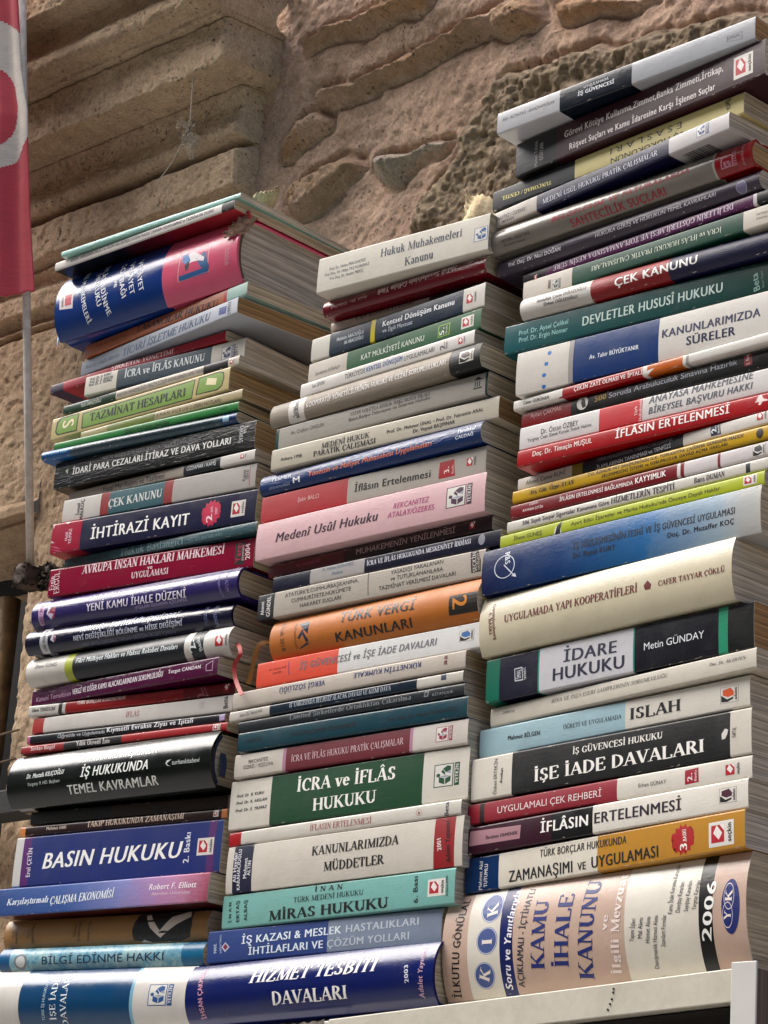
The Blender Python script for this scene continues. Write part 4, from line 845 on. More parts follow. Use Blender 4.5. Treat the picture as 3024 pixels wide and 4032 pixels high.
 dict(id=14,loc=(0.14941, 0.00456, 0.34265),rot=(0.0, -0.00957, -0.02922),L=0.23074,t=0.00925,dep=0.1591,b=0.0005,grp='law books in the right stack',label='thin mustard yellow paperback with two rows of black capitals, right stack',bands=[(0, 'c6a428')],
  items=[('T','a','Arş. Gör. Özge AYAN','Ui','2a2208',158,34,409,-4,31),('T','t','İ.O. AZINLIK PAY SAHİPLERİNİN G.K. TOPLANTIYA ÇAĞIRMA GÜNDEME MADDE','B','231c06',695,57,1323,-8,23),('T','t','EKLENMESİNİ İSTEME ve SORUMLULUK DAVASI AÇMA HAKLARI','B','231c06',821,20,1067,-2,22),('E','3a3418',2147,45,29,34)]),
 dict(id=15,loc=(0.14923, 0.01006, 0.35323),rot=(0.0, -0.0084, -0.04849),L=0.22943,t=0.00952,dep=0.1582,b=0.0005,grp='law books in the right stack',label='dark navy paperback with white ends and olive stripe above the mustard yellow one',bands=[(0, 'c9c5be'), (0.05072, '8a7a2a'), (0.06055, '1b1f2e'), (0.14993, 'cdc9c3')],
  items=[('T','a','Ahmet Cemal RUHİ','S','2c2a28',78,30,370,6,33),('T','t','TÜRK HUKUKUNDA YABANCI BOŞANMA','S','8d8f98',729,61,680,-3,27),('T','t','İLAMLARININ TANINMASI ve TENFİZİ','S','c9cbd2',738,4,655,15,28),('G','1f2d48',[(1727,103),(1808,107),(1820,17),(1736,18)]),('T','e','2.','B','e4e6ea',1783,38,-7,51,40),('T','e','Baskı','S','e4e6ea',1810,27,-8,69,17),('L','seckin',2152,64,93,73,{})]),
 dict(id=16,loc=(0.15932, -0.00375, 0.36504),rot=(0.0, -0.00041, 0.01957),L=0.23169,t=0.01234,dep=0.1598,b=0.0005,grp='law books in the right stack',label='bright red paperback with white title and running white figure, right stack',bands=[(0, 'b01d2c')],
  items=[('T','a','Doç. Dr. Timuçin MUŞUL','B','f0dcd8',138,55,522,-1,37),('T','t','İFLÂSIN ERTELENMESİ','B','f6ece8',861,44,929,-5,59),('P','f0dcd8',[(1987,69),(2019,92),(2012,111),(2035,116),(2053,85),(2087,73),(2087,64),(2046,66),(2030,44),(2013,50),(2021,68)])]),
 dict(id=17,loc=(0.15721, 0.00028, 0.37887),rot=(0.0, 0.00137, 0.01271),L=0.23179,t=0.01739,dep=0.1599,b=0.0005,grp='law books in the right stack',label='white paperback with pinkish red panel and grey italic capitals, right stack',bands=[(0, 'd6d4d2'), (0.07055, 'c83c44'), (0.10736, 'd5d2cf')],
  items=[('T','a','Dr. Özcan ÖZBEY','S','4a4a4c',193,88,329,2,37),('T','a','Yargıtay Ceza Genel Kurulu Tetkik Hakimi','S','4a4a4c',71,52,569,5,25),('T','t','Türk','B','f0d0d0',1037,56,-8,69,25),('T','t','Hukukunda','B','f0d0d0',1071,9,-2,163,25),('T','t','ANAYASA MAHKEMESİNE','Bi','646b75',1125,118,840,4,51),('T','t','BİREYSEL BAŞVURU HAKKI','Bi','646b75',1127,44,833,8,45)]),
 dict(id=18,loc=(0.15337, 0.00509, 0.39748),rot=(0.0, 0.00051, -0.00363),L=0.23200,t=0.01253,dep=0.16,b=0.0005,grp='law books in the right stack',label='near black paperback with dark red end and gold number 500',bands=[(0, '862029'), (0.04525, '151824')],
  items=[('T','a','Ayhan ÇAKMAK','S','c89a98',83,66,286,2,34),('T','t','500','B','a88c46',665,62,102,3,42),('T','t','Soruda Arabuluculuk Sınavına Hazırlık','S','b4b7c0',790,64,1080,3,39),('G','8e232f',[(1920,130),(1983,134),(1991,38),(1928,39)]),('T','e','2. Baskı','B','d8c0c0',1969,45,-11,85,24),('E','c9c5c0',555,80,50,51),('P','20222c',[(551,116),(576,102),(568,74),(589,48),(559,40),(542,80)])]),
 dict(id=19,loc=(0.1479, 0.00248, 0.41148),rot=(0.0, 0.00046, -0.01478),L=0.23182,t=0.00771,dep=0.1599,b=0.0005,grp='law books in the right stack',label='thin white paperback with red and orange swooshes under the dotted book',bands=[(0, 'd9d6d0'), (0.0452, 'a41c2b'), (0.11614, 'dedad4'), (0.12009, 'c06d17'), (0.15023, 'dcd9d3'), (0.15285, '9f9d9a'), (0.15531, 'd2cfc9')],
  items=[('T','a','Caner GÜRÜHAN','B','2a2826',92,28,239,-8,25),('T','t','ÇEKİN ZAYİ OLMASI VE İPTALİ','B','f2e4e2',559,25,602,-7,31),('P','a41c2b',[(363,-29),(431,11),(482,14),(482,-45)]),('P','dedad4',[(1158,-10),(1209,34),(1264,38),(1197,-3)])]),
 dict(id=20,loc=(0.15177, -0.00057, 0.42117),rot=(0.0, 0.00466, 0.03504),L=0.23056,t=0.03187,dep=0.159,b=0.001,grp='law books in the right stack',label='thick white and blue paperback with four blue dots at its end',bands=[(0, 'd6d2cb'), (0.04632, 'a9a6a4'), (0.05033, '144a80'), (0.12297, 'd9d6d0')],
  items=[('T','a','Av. Tahir BÜYÜKTANIR','B','dfe6ee',645,140,420,-12,32),('T','t','KANUNLARIMIZDA','B','1d3060',1258,165,792,-16,58),('T','t','SÜRELER','B','1d2c58',1459,70,395,-11,60),('E','2d7fc0',289,264,18,16),('E','2d7fc0',268,185,18,15),('E','2d7fc0',252,103,18,15),('E','2d7fc0',250,19,18,15)]),
 dict(id=21,loc=(0.13871, -0.00126, 0.45495),rot=(0.0, 0.00774, 0.04559),L=0.22919,t=0.02221,dep=0.1581,b=0.0005,grp='law books in the right stack',label='teal green paperback with pale capitals and two author lines, right stack',bands=[(0, '0f6468')],grad=['10696e', 0, '0f5c5a', 0.5, '0d4a42', 1],
  items=[('T','a','Prof. Dr. Aysel Çelikel','S','a9d8d6',130,123,437,-1,36),('T','a','Prof. Dr. Ergin Nomer','S','a9d8d6',133,69,433,-6,36),('T','t','DEVLETLER HUSUSÎ HUKUKU','B','c4d6d0',694,76,1167,-3,68),('T','m','Beta','B','8fb0a4',2156,24,-24,126,49),('T','m','Basım Yayım','S','7fa094',2188,33,-17,121,16)]),
 dict(id=22,loc=(0.1544, -0.00045, 0.47837),rot=(0.0, 0.00381, 0.023),L=0.23130,t=0.01632,dep=0.1595,b=0.004,grp='law books in the right stack',label='paperback in white, red and navy thirds with bold white title, right stack',bands=[(0, 'd5d2cc'), (0.06288, '981b29'), (0.12976, '23264f')],crk=0.2,
  items=[('T','a','Abdullah Çetin OĞUZOĞLU','B','26231f',150,85,440,4,27),('T','a','Özkan OĞUZOĞLU','B','26231f',214,50,300,-7,22),('T','t','ÇEK KANUNU','B','f4f2ee',841,48,699,7,60)]),
 dict(id=23,loc=(0.1503, 0.00329, 0.49563),rot=(0.0, -0.00278, -0.01964),L=0.23160,t=0.01485,dep=0.1597,b=0.0005,grp='law books in the right stack',label='upside-down green paperback with cream ends, right stack upper part',bands=[(0, 'd5cfc5'), (0.04575, '155a4a'), (0.19571, 'd5cfc4')],
  items=[('T','t','İCRA ve İFLÂS HUKUKU PRATİK ÇALIŞMALARI','T','d4dccc',1777,85,-1143,15,36),('T','a','ARSLAN','S','4a4640',2158,94,-93,4,15),('T','a','YILMAZ','S','4a4640',2159,62,-93,4,14),('T','e','2000','B','5a5650',238,100,-2,-66,25),('L','yetkin',314,52,78,75,{'c': '5a6a66'})]),
 dict(id=24,loc=(0.14374, 0.00956, 0.51159),rot=(-0.0, -0.00803, -0.04603),L=0.22983,t=0.00897,dep=0.1585,b=0.0005,grp='law books in the right stack',label='thin upside-down purple paperback with black ends, right stack',bands=[(0, '222029'), (0.02222, '66285f'), (0.20966, 'd5d0d0'), (0.21279, '2a2a30')],
  items=[('T','t','DELİLLERİN GÖSTERİLMESİ VE TOPLANMASINDA KESİN SÜRE','U','d4c2d2',1930,67,-1633,6,41),('L','seckin',135,28,58,59,{})]),
 dict(id=25,loc=(0.12225, 0.00732, 0.52214),rot=(0.0, -0.00978, -0.03236),L=0.23810,t=0.01297,dep=0.1642,b=0.004,grp='law books in the right stack',label='shiny grey violet paperback with white italic lettering, right stack',bands=[(0, '564e5b')],crk=0.2,
  items=[('T','a','Yrd. Doç. Dr. Naci DOĞAN','Bi','e8e4ea',113,43,509,-10,28),('T','t','HUKUKA GİRİŞ VE HUKUKUN TEMEL KAVRAMLARI','Si','e0dce4',950,36,1064,1,25),('E','8986a0',2230,40,46,45),('R','bdbacb',2230,40,42,40)]),
 dict(id=26,loc=(0.11575, 0.00066, 0.53688),rot=(0.0, -0.01101, -0.02069),L=0.24150,t=0.01999,dep=0.1666,b=0.006,grp='law books in the right stack',label='grey hardcover with crimson end and dark red title, right stack',bands=[(0, '8d8881'), (0.20956, 'b5aeaa'), (0.21145, '9a132b')],page='cca878',hard=1,
  items=[('T','a','VEYSEL GÜLTAŞ','S','2a2726',174,54,277,-2,22),('T','a','Emekli Hâkim','S','2a2726',196,29,201,-5,12),('T','t','BELGELERDE VE FATURALARDA','Bi','a5243e',662,80,1242,10,37),('T','t','SAHTECİLİK SUÇLARI','B','a5243e',823,8,852,0,46),('P','c08a98',[(2174,109),(2275,115),(2265,107),(2184,101)]),('P','c08a98',[(2275,115),(2264,34),(2254,43),(2265,107)]),('P','c08a98',[(2264,34),(2160,35),(2171,42),(2254,43)]),('P','c08a98',[(2160,35),(2174,109),(2184,101),(2171,42)]),('T','m','B','B','c08a98',2190,41,59,2,33),('T','m','BİLGE','B','c08a98',2296,32,2,102,37),('T','m','ANKARA-2002','S','c08a98',2357,17,7,147,22)]),
 dict(id=27,loc=(0.11027, 0.00088, 0.55802),rot=(-0.0, -0.01709, -0.09634),L=0.23906,t=0.01337,dep=0.1649,b=0.0005,grp='law books in the right stack',label='paperback with cream end, navy title panel and silver end, jutting out near top right',bands=[(0, 'b9b2aa'), (0.05565, '22254a'), (0.18426, 'bfbdbd')],
  items=[('T','a','PEKCANITEZ / ÖZEKES','S','2a2638',61,61,381,-13,27),('T','a','AKKAN','S','2a2638',196,22,126,-4,26),('T','t','MEDENÎ USÛL HUKUKU PRATİK ÇALIŞMALAR','T','d0d0da',621,36,1118,2,38),('L','yetkin',2154,79,110,85,{'c': '2d4a8a'})]),
 dict(id=28,loc=(0.11859, -0.00037, 0.57321),rot=(-0.0, -0.01506, -0.05231),L=0.23462,t=0.01629,dep=0.1618,b=0.0005,grp='law books in the right stack',label='upside-down yellow and charcoal book, third from the top of right stack',bands=[(0, '252a30'), (0.08154, 'd4ca96')],
  items=[('T','a','TUNÇOMAĞ / CENTEL','U','dcd48c',591,66,-498,28,30),('T','t','E S A S L A R I','S','2a2a24',1808,117,-652,12,46),('T','t','İŞ HUKUKUNUN','S','2a2a24',1820,40,-659,12,40),('T','m','Beta','B','2a2a24',2184,137,21,-73,50)]),
 dict(id=29,loc=(0.1451, -0.00654, 0.59106),rot=(0.0, -0.01342, -0.06816),L=0.23176,t=0.02730,dep=0.1598,b=0.0005,grp='law books in the right stack',label='thick maroon paperback with black end and two white lines, second from top right',bands=[(0, '1f1c1e'), (0.04079, '482530')],
  items=[('T','a','Hasan Tahsin','S','b8b2b2',223,19,-6,204,32),('T','a','GÖKCAN','B','b8b2b2',281,53,-4,136,36),('T','t','Görevi Kötüye Kullanma,Zimmet,Banka Zimmeti,İrtikap,','B','e6dedd',488,152,1470,3,53),('T','t','Rüşvet Suçları ve Kamu İdaresine Karşı İşlenen Suçlar','B','e6dedd',541,41,1348,1,48),('L','seckin',2132,132,166,166,{'card': 1})]),
 dict(id=30,loc=(0.14016, -0.0237, 0.61996),rot=(0.0, -0.00742, -0.00426),L=0.22914,t=0.01752,dep=0.158,b=0.0005,grp='law books in the right stack',label='silver and navy book lying on top of the right stack',bands=[(0, 'bdbec1'), (0.05939, '242d38'), (0.1246, 'b0b2b6')],page='c09868',
  items=[('T','a','AKI - ALTINTAŞ - BAHÇIVANCILAR','S','3a3c40',49,90,498,-7,23),('T','t','UYGULAMADA','S','d8dade',816,109,224,-3,21),('T','t','İŞ GÜVENCESİ','B','e4e6ea',763,66,328,-5,29),('P','7a7c80',[(2058,96),(2189,94),(2182,91),(2066,93)]),('P','7a7c80',[(2189,94),(2187,34),(2180,37),(2182,91)]),('P','7a7c80',[(2187,34),(2057,55),(2065,57),(2180,37)]),('P','7a7c80',[(2057,55),(2058,96),(2066,93),(2065,57)]),('T','m','LEGAL','B','6a6c70',2068,69,103,-4,19)]),
 dict(id=31,loc=(-0.13567, 0.00339, -0.00877),rot=(-0.0, -0.0176, -0.01536),L=0.24902,t=0.04333,dep=0.168,b=0.008,grp='law books in the middle stack',label='large glossy dark blue hardcover with big white serif title, base of middle stack',bands=[(0, '10306e')],hard=1,
  items=[('T','a','İHSAN ÇAKMAK','B','d2a2b6',210,43,-45,362,48),('T','t','HİZMET TESBİTİ','Ui','f0eef0',679,261,1271,0,91),('T','t','DAVALARI','U','eceae8',925,95,763,-1,87),('T','e','2003','B','d8d8e4',2273,162,-15,121,36),('T','m','Adalet Yayınevi','Bi','c0a0b4',2400,53,-1,337,44)]),
 dict(id=32,loc=(-0.12446, 0.00327, 0.03606),rot=(-0.0, -0.01038, 0.00169),L=0.23223,t=0.02395,dep=0.1602,b=0.0005,grp='law books in the middle stack',label='blue and grey paperback with red and white diamond, on the glossy blue hardcover',bands=[(0, '144a8c'), (0.12415, '8a96a8')],
  items=[('T','t','İŞ KAZASI & MESLEK','B','dde6ee',361,124,1016,7,54),('T','t','HASTALIKLARI','B','c4ccd4',1421,133,692,5,52),('T','t','İHTİLAFLARI VE','B','dde6ee',439,40,763,1,53),('T','t','ÇÖZÜM YOLLARI','B','c4ccd4',1242,41,788,5,51),('T','e','2006','B','c8d2e0',67,141,7,-71,28),('T','m','YAKLAŞIM','S','c8d2e0',121,206,17,-136,18),('P','c0c8d8',[(188,149),(236,110),(192,76),(149,114)]),('P','8a2a4a',[(189,139),(220,111),(193,90),(165,113)])]),
 dict(id=33,loc=(-0.11151, 0.00345, 0.06068),rot=(0.0, -0.01147, -0.01866),L=0.23321,t=0.02471,dep=0.1608,b=0.0005,grp='law books in the middle stack',label='light turquoise paperback with black serif title, middle stack',bands=[(0, '84b6af')],
  items=[('T','a','İ N A N','B','1d3432',106,44,-14,150,30),('T','a','ERTAŞ','B','1d3432',192,44,-15,156,34),('T','a','ALBAŞ','B','1d3432',278,44,-15,154,34),('T','t','İ N A N','U','16211f',968,196,285,-5,36),('T','t','TÜRK MEDENİ HUKUKU','T','1d2a28',759,134,703,0,37),('T','t','MİRAS HUKUKU','U','121817',509,23,1206,4,71),('T','e','6. Bası','B','1d3432',1994,36,-16,183,42),('L','seckin',2163,125,165,117,{'card': 1}),('T','e','Ankara,2006','S','1d3432',2276,56,-12,141,22)]),
 dict(id=34,loc=(-0.10937, 0.00232, 0.08629),rot=(0.0, -0.01109, -0.01233),L=0.23594,t=0.03441,dep=0.1627,b=0.001,grp='law books in the middle stack',label='cream book with navy and red bands and black serif title, middle stack',bands=[(0, 'cfcac0'), (0.00698, '1a2247'), (0.02782, 'cfcac0'), (0.20923, 'a0122b'), (0.22847, 'cfcac0')],
  items=[('T','a','Ali Haydar','B','dcdce2',115,77,-11,228,36),('T','a','KARAHACIOĞLU','B','dcdce2',156,20,-7,301,34),('T','a','Mehmet','B','dcdce2',223,98,1,151,36),('T','a','ALTIN','B','dcdce2',262,115,4,110,34),('T','t','KANUNLARIMIZDA','U','15120f',901,201,857,2,64),('T','t','MÜDDETLER','U','15120f',1031,79,594,0,63),('T','e','2001','B','ecdcd8',2168,122,-11,84,38),('T','m','Adalet Yayınevi','Bi','3a2a20',2257,32,-29,289,45)]),
 dict(id=35,loc=(-0.11166, 0.00374, 0.12167),rot=(-0.0, -0.01052, -0.02063),L=0.23512,t=0.01063,dep=0.1622,b=0.0005,grp='law books in the middle stack',label='thin cream paperback with red end under the big green-panelled book',bands=[(0, 'b0142a'), (0.01323, 'd2cec6')],
  items=[('T','t','İFLASIN ERTELENMESİ','T','a85f60',869,35,623,-9,43),('R','a85f60',1952,53,28,23),('T','e','8','B','a85f60',1942,41,19,0,19),('T','m','Beta','B','4a3a52',2233,0,0,98,37)]),
 dict(id=36,loc=(-0.11316, 0.0027, 0.13376),rot=(0.0, -0.00643, -0.00169),L=0.23844,t=0.03715,dep=0.1644,b=0.0005,grp='law books in the middle stack',label='thick white book with deep green panel and large white serif title',bands=[(0, 'd5d1c7'), (0.04379, '0c5839'), (0.19595, 'd5d1c7')],
  items=[('T','a','Prof. Dr. B. KURU','Bi','1f3a36',71,242,287,2,22),('T','a','Prof. Dr. R. ARSLAN','Bi','1f3a36',71,189,326,2,22),('T','a','Prof. Dr. E. YILMAZ','Bi','1f3a36',69,132,332,2,22),('T','t','İCRA ve İFLÂS','U','ecece4',708,220,994,-10,92),('T','t','HUKUKU','U','ecece4',890,63,636,-1,88),('L','yetkin',2182,185,235,167,{'c': '1f5c40'})]),
 dict(id=37,loc=(-0.10968, 0.00094, 0.17241),rot=(0.0, -0.00316, -0.0018),L=0.23370,t=0.01805,dep=0.1612,b=0.0005,grp='law books in the middle stack',label='cream paperback with maroon title panel above the green-panelled book',bands=[(0, 'cbc5bc'), (0.05165, 'b58aa0'), (0.05499, '791a34'), (0.17899, 'b58aa0'), (0.18202, 'cdc7c0')],
  items=[('T','a','PEKCANITEZ','S','2e2830',152,98,209,4,27),('T','a','ÖZEKES / YEŞİLOVA','S','2e2830',98,61,322,0,27),('T','t','İCRA VE İFLÂS HUKUKU PRATİK ÇALIŞMALAR','T','d8bcc0',609,61,1123,6,47),('L','yetkin',2118,94,155,109,{'c': '9c3654'})]),
 dict(id=38,loc=(-0.10635, -0.00101, 0.1918),rot=(0.0, -0.00137, 0.00082),L=0.22963,t=0.01467,dep=0.1584,b=0.0005,grp='law books in the middle stack',label='dark teal paperback with black lettering, middle stack',bands=[(0, '12505c')],
  items=[('T','t','TAKSİTLE SATIM SÖZLEŞMESİ','B','0b262d',563,56,666,-2,29),('T','e','1999/XI','B','0b262d',97,58,159,2,28),('T','a','Yrd. Doç. Dr. Hasan OZANOĞLU','B','0b262d',1535,54,676,0,26)]),
 dict(id=39,loc=(-0.11029, 0.00127, 0.20736),rot=(0.0, -0.00253, -0.00681),L=0.22927,t=0.00875,dep=0.1581,b=0.0005,grp='law books in the middle stack',label='thin charcoal paperback with grey lettering between teal and slate-and-cream books',bands=[(0, '34393d')],
  items=[('T','a','Av. Engin ERDİL','S','16181a',110,34,376,-6,28),('T','t','Limited Şirketlerde Ortaklıktan Çıkarılma','T','8d9296',558,35,1238,-5,35),('T','m','VEDAT','S','8d9296',2045,67,105,0,19),('T','m','KİTAPÇILIK','B','8d9296',1995,28,200,0,19),('P','8d9296',[(1922,71),(1962,70),(1953,63),(1929,62)]),('P','8d9296',[(1962,70),(1954,31),(1947,40),(1953,63)]),('P','8d9296',[(1954,31),(1914,31),(1922,38),(1947,40)]),('P','8d9296',[(1914,31),(1922,71),(1929,62),(1922,38)])]),
 dict(id=40,loc=(-0.12102, 0.00136, 0.21694),rot=(0.0, -0.00402, -0.00796),L=0.23822,t=0.00820,dep=0.1643,b=0.0005,grp='law books in the middle stack',label='thin slate paperback with cream ends, middle stack below the upside-down beige one',bands=[(0, 'c9c5be'), (0.04416, '323d4a'), (0.19433, 'cbc7bf')],
  items=[('T','a','Şahin ÇİL - Bektaş KAR','S','4a4c50',115,29,251,7,22),('T','t','İŞ YARGISINDA BELİRSİZ ALACAK DAVASI VE KISMİ DAVA','T','c0c8cf',655,32,1038,-6,34),('P','3a4a5c',[(2173,73),(2223,72),(2225,31),(2175,32)])]),
 dict(id=41,loc=(-0.11808, 0.00074, 0.22627),rot=(-0.0, -0.00343, -0.00811),L=0.23727,t=0.01304,dep=0.1636,b=0.0005,grp='law books in the middle stack',label='upside-down beige paperback with blue capitals, middle stack',bands=[(0, 'bfb7ad')],page='c4ae88',
  items=[('T','t','VERGİ SÖZLÜĞÜ','B','1f3873',994,98,-482,7,39),('T','a','RÜKNETTİN KUMKALE','B','1f3873',1950,102,-665,5,37),('T','m','as','B','7a1f3c',2198,46,2,67,41)]),
 dict(id=42,loc=(-0.09612, 0.00293, 0.24072),rot=(0.0, -0.0004, -0.00417),L=0.22682,t=0.01921,dep=0.1564,b=0.0005,grp='law books in the middle stack',label='white paperback with bright orange end and grey italic capitals',bands=[(0, 'dc5836'), (0.08602, 'd8d8d6')],
  items=[('T','a','Av. Cuma Arif','S','7a3024',133,115,184,4,17),('T','a','DEMİR','S','7a3024',178,83,92,2,15),('P','8a4a70',[(348,58),(358,59),(344,166),(335,166)]),('T','t','İŞ GÜVENCESİ ve İŞE İADE DAVALARI','Bi','808286',456,84,1376,-7,51),('L','adalet',2123,105,137,82,{'c': '4a7ab0'})]),
 dict(id=43,loc=(-0.08348, 0.00646, 0.26129),rot=(-0.0, 0.00181, -0.01372),L=0.21159,t=0.03049,dep=0.1459,b=0.006,grp='law books in the middle stack',label='thick orange book with black capitals and a black tag numbered 2',bands=[(0, 'bf7a28')],gloss=0.45,
  items=[('T','e','Ocak 2018','S','4a3c26',107,262,21,-217,40),('T','t','TÜRK VERGİ','B','332d24',736,173,769,-17,83),('T','t','KANUNLARI','B','332d24',700,38,776,-2,66),('P','262b4a',[(302,232),(407,240),(413,219),(358,190),(415,139),(368,171)]),('P','262b4a',[(301,120),(349,184),(423,83),(391,81),(356,140),(324,110)]),('P','262b4a',[(310,47),(410,79),(417,64),(320,40)]),('T','m','VERGİ MÜFETTİŞLERİ','S','4a3c26',258,244,17,-199,18),('P','2e2b27',[(1846,202),(2174,198),(2164,58),(1841,62)]),('T','e','2','B','d2903c',1879,186,4,-87,135)]),
 dict(id=44,loc=(-0.09991, 0.0012, 0.29312),rot=(-0.0, 0.00253, 0.00456),L=0.22859,t=0.02057,dep=0.1576,b=0.0005,grp='law books in the middle stack',label='beige paperback with black end and two columns of plain capitals',bands=[(0, '1f2329'), (0.01774, 'b5aea3')],
  items=[('T','a','Ahmet','B','dcdad6',74,42,-8,107,36),('T','a','GÜNDEL','B','dcdad6',141,22,-4,160,40),('T','t',"ATATÜRK'E,CUMHURBAŞKANINA,",'S','2a2826',290,144,770,3,31),('T','t','CUMHURİYETE,HÜKÜMETE','S','2a2826',365,92,623,2,30),('T','t','HAKARET SUÇLARI','S','2a2826',464,41,427,1,29),('P','2a2826',[(1151,202),(1158,202),(1172,27),(1165,27)]),('T','t','YASADIŞI YAKALANAN','S','2a2826',1382,152,509,6,30),('T','t','ve TUTUKLANANLARA','S','2a2826',1386,106,509,-5,30),('T','t','TAZMİNAT VERİLMESİ DAVALARI','S','2a2826',1274,49,743,0,29),('P','1d1f24',[(2145,208),(2217,208),(2249,122),(2254,42),(2165,40)]),('T','m','SEÇKİN','B','c8c4ba',2216,48,-17,146,35),('T','m','YAYINEVİ','S','c8c4ba',2247,51,-15,130,21)]),
 dict(id=45,loc=(-0.08844, 0.00388, 0.315),rot=(0.0, 0.00298, 0.00391),L=0.22851,t=0.01212,dep=0.1576,b=0.0005,grp='law books in the middle stack',label='scuffed navy paperback with white author panel, middle stack',bands=[(0, '22263f'), (0.04018, 'b9b6b4'), (0.09682, '22263f')],
  items=[('T','a','R. Murat DÖNMEZ','S','5d7d94',533,81,320,2,25),('T','a','Avukat','S','5d7d94',634,37,113,0,24),('T','t','İCRA VE İFLÂS HUKUKUNDA MESKENİYET İDDİASI','U','dcdce4',993,50,1019,5,36),('E','9a9ca4',2110,68,31,41)]),
 dict(id=46,loc=(-0.09754, 0.00737, 0.32852),rot=(0.0, 0.00286, -0.0033),L=0.22767,t=0.01025,dep=0.157,b=0.0005,grp='law books in the middle stack',label='thin dark maroon paperback under the pale pink book',bands=[(0, '691226'), (0.08068, '3b1722')],
  items=[('T','a','Ahu KARAKURT','S','b05068',298,42,264,-3,24),('T','t','MUHAKEMENİN YENİLENMESİ','S','b9a0a0',934,35,989,0,44),('L','seckin',2099,61,98,77,{})]),
 dict(id=47,loc=(-0.10359, -0.00277, 0.34068),rot=(-0.0, 0.00464, 0.00498),L=0.23265,t=0.02902,dep=0.1604,b=0.001,grp='law books in the middle stack',label='thick pale pink paperback with plum italic title, middle stack',bands=[(0, 'd9babd')],
  items=[('T','t','Medenî Usûl Hukuku','Bi','47283c',217,111,1067,-7,71),('T','a','REKCANITEZ','Bi','b8608a',1443,164,345,-6,41),('T','a','ATALAY/ÖZEKES','Bi','b8608a',1390,102,454,-10,40),('L','yetkin',2081,152,244,163,{'c': '56344f'})]),
 dict(id=48,loc=(-0.10373, -0.00037, 0.37124),rot=(0.0, 0.0049, 0.01603),L=0.22713,t=0.02132,dep=0.1566,b=0.0005,grp='law books in the middle stack',label='grey paperback with bright red end and rounded red badge, middle stack',bands=[(0, 'b22c36'), (0.09167, 'aeaaa1')],
  items=[('T','a','Şakir BALCI','S','e4bcb8',395,108,224,-6,33),('T','t','İflâsın Ertelenmesi','B','2b292a',986,83,759,-18,57),('G','ab2430',[(1829,160),(1967,162),(1983,33),(1823,35)]),('T','e','3.','B','ecd8d4',1926,69,-6,46,49),('T','e','Baskı','S','e4c0bc',1970,54,-5,66,21),('L','seckin',2132,111,107,87,{})]),
 dict(id=49,loc=(-0.10561, 6e-05, 0.394),rot=(-0.0, 0.00408, -0.00277),L=0.22839,t=0.01551,dep=0.1575,b=0.003,grp='law books in the middle stack',label='crinkled blue paperback with orange italic title, middle stack',bands=[(0, '224478')],crk=0.4,
  items=[('T','a','TESMER','S','dde4ee',122,87,223,0,26),('T','m','M','B','eef0f4',363,35,75,-2,44),('T','t','Yönetim ve Maliyet Muhasebesi Uygulamaları','Bi','d2826a',526,54,1282,-2,40),('T','a','Yurdakul','Bi','dde4ee',2050,96,175,-3,28),('T','a','ÇALDAĞ','B','dde4ee',2040,52,174,-1,23),('T','m','EĞİTİM VE STAJ MERKEZİ','S','b8c4d8',102,29,229,1,16)]),
 dict(id=50,loc=(-0.09331, -0.0041, 0.41113),rot=(-0.0, 0.00542, 0.03116),L=0.22634,t=0.01727,dep=0.1561,b=0.0005,grp='law books in the middle stack',label='cream paperback with black serif title, resting on the crinkled blue one',bands=[(0, 'c6c0b2')],page='a08058',
  items=[('T','e','Ankara 1998','B','211d19',103,63,225,-7,25),('T','t','MEDENÎ HUKUK','U','211d19',534,84,490,-1,43),('T','t','PARATİK ÇALIŞMASI','U','211d19',453,33,639,-8,42),('T','a','Prof. Dr. Mehmet ÜNAL • Prof. Dr. Fahrettin ARAL','B','211d19',1197,79,925,0,27),('T','a','Dr. Veysel BAŞPINAR','B','211d19',1457,37,400,-1,27)]),
 dict(id=51,loc=(-0.0947, -0.00033, 0.42937),rot=(0.0, 0.00173, 0.00267),L=0.21823,t=0.01798,dep=0.1505,b=0.0005,grp='law books in the middle stack',label='light grey paperback with dark teal edges and temple emblem, middle stack',bands=[(0, '28524e'), (0.00345, 'aba79f'), (0.21594, '224a4c')],
  items=[('T','a','Av. Coşkun ONGUN','S','3a3836',166,96,359,-2,31),('T','t','YAYIN YOLUYLA KİŞİLİK HAKLARININ İHLALİ','T','2c2a28',804,117,816,-8,29),('T','t','Basın,Radyo-Televizyon ve İnternet Hukuku','S','2c2a28',796,75,829,5,25),('P','3a3836',[(2051,129),(2085,155),(2128,129)]),('P','3a3836',[(2058,119),(2069,120),(2069,78),(2058,77)]),('P','3a3836',[(2079,120),(2090,119),(2090,78),(2079,78)]),('P','3a3836',[(2100,120),(2111,119),(2111,77),(2100,78)]),('P','3a3836',[(2048,72),(2128,72),(2128,61),(2047,61)])]),
 dict(id=52,loc=(-0.10044, -6e-05, 0.44838),rot=(0.0, -0.001, -0.02739),L=0.22329,t=0.01854,dep=0.154,b=0.003,grp='law books in the middle stack',label='taupe paperback with black end and white condensed capitals, middle stack',bands=[(0, '998f82'), (0.02076, 'd4d0ca'), (0.03842, '958b7d'), (0.19257, '202020')],crk=0.2,
  items=[('T','a','Tonguç','S','333333',293,35,-10,85,29),('T','a','BÖLÜKBAŞ','B','333333',329,25,-20,138,32),('T','t','KOOPERATİF YÖNETİCİLERİNİN HUKUKİ VE CEZAİ SORUMLULUKLARI','B','dedbd7',409,78,1485,8,41),('L','adalet',2099,101,145,94,{'c': '6a5a5c','card': 1})]),
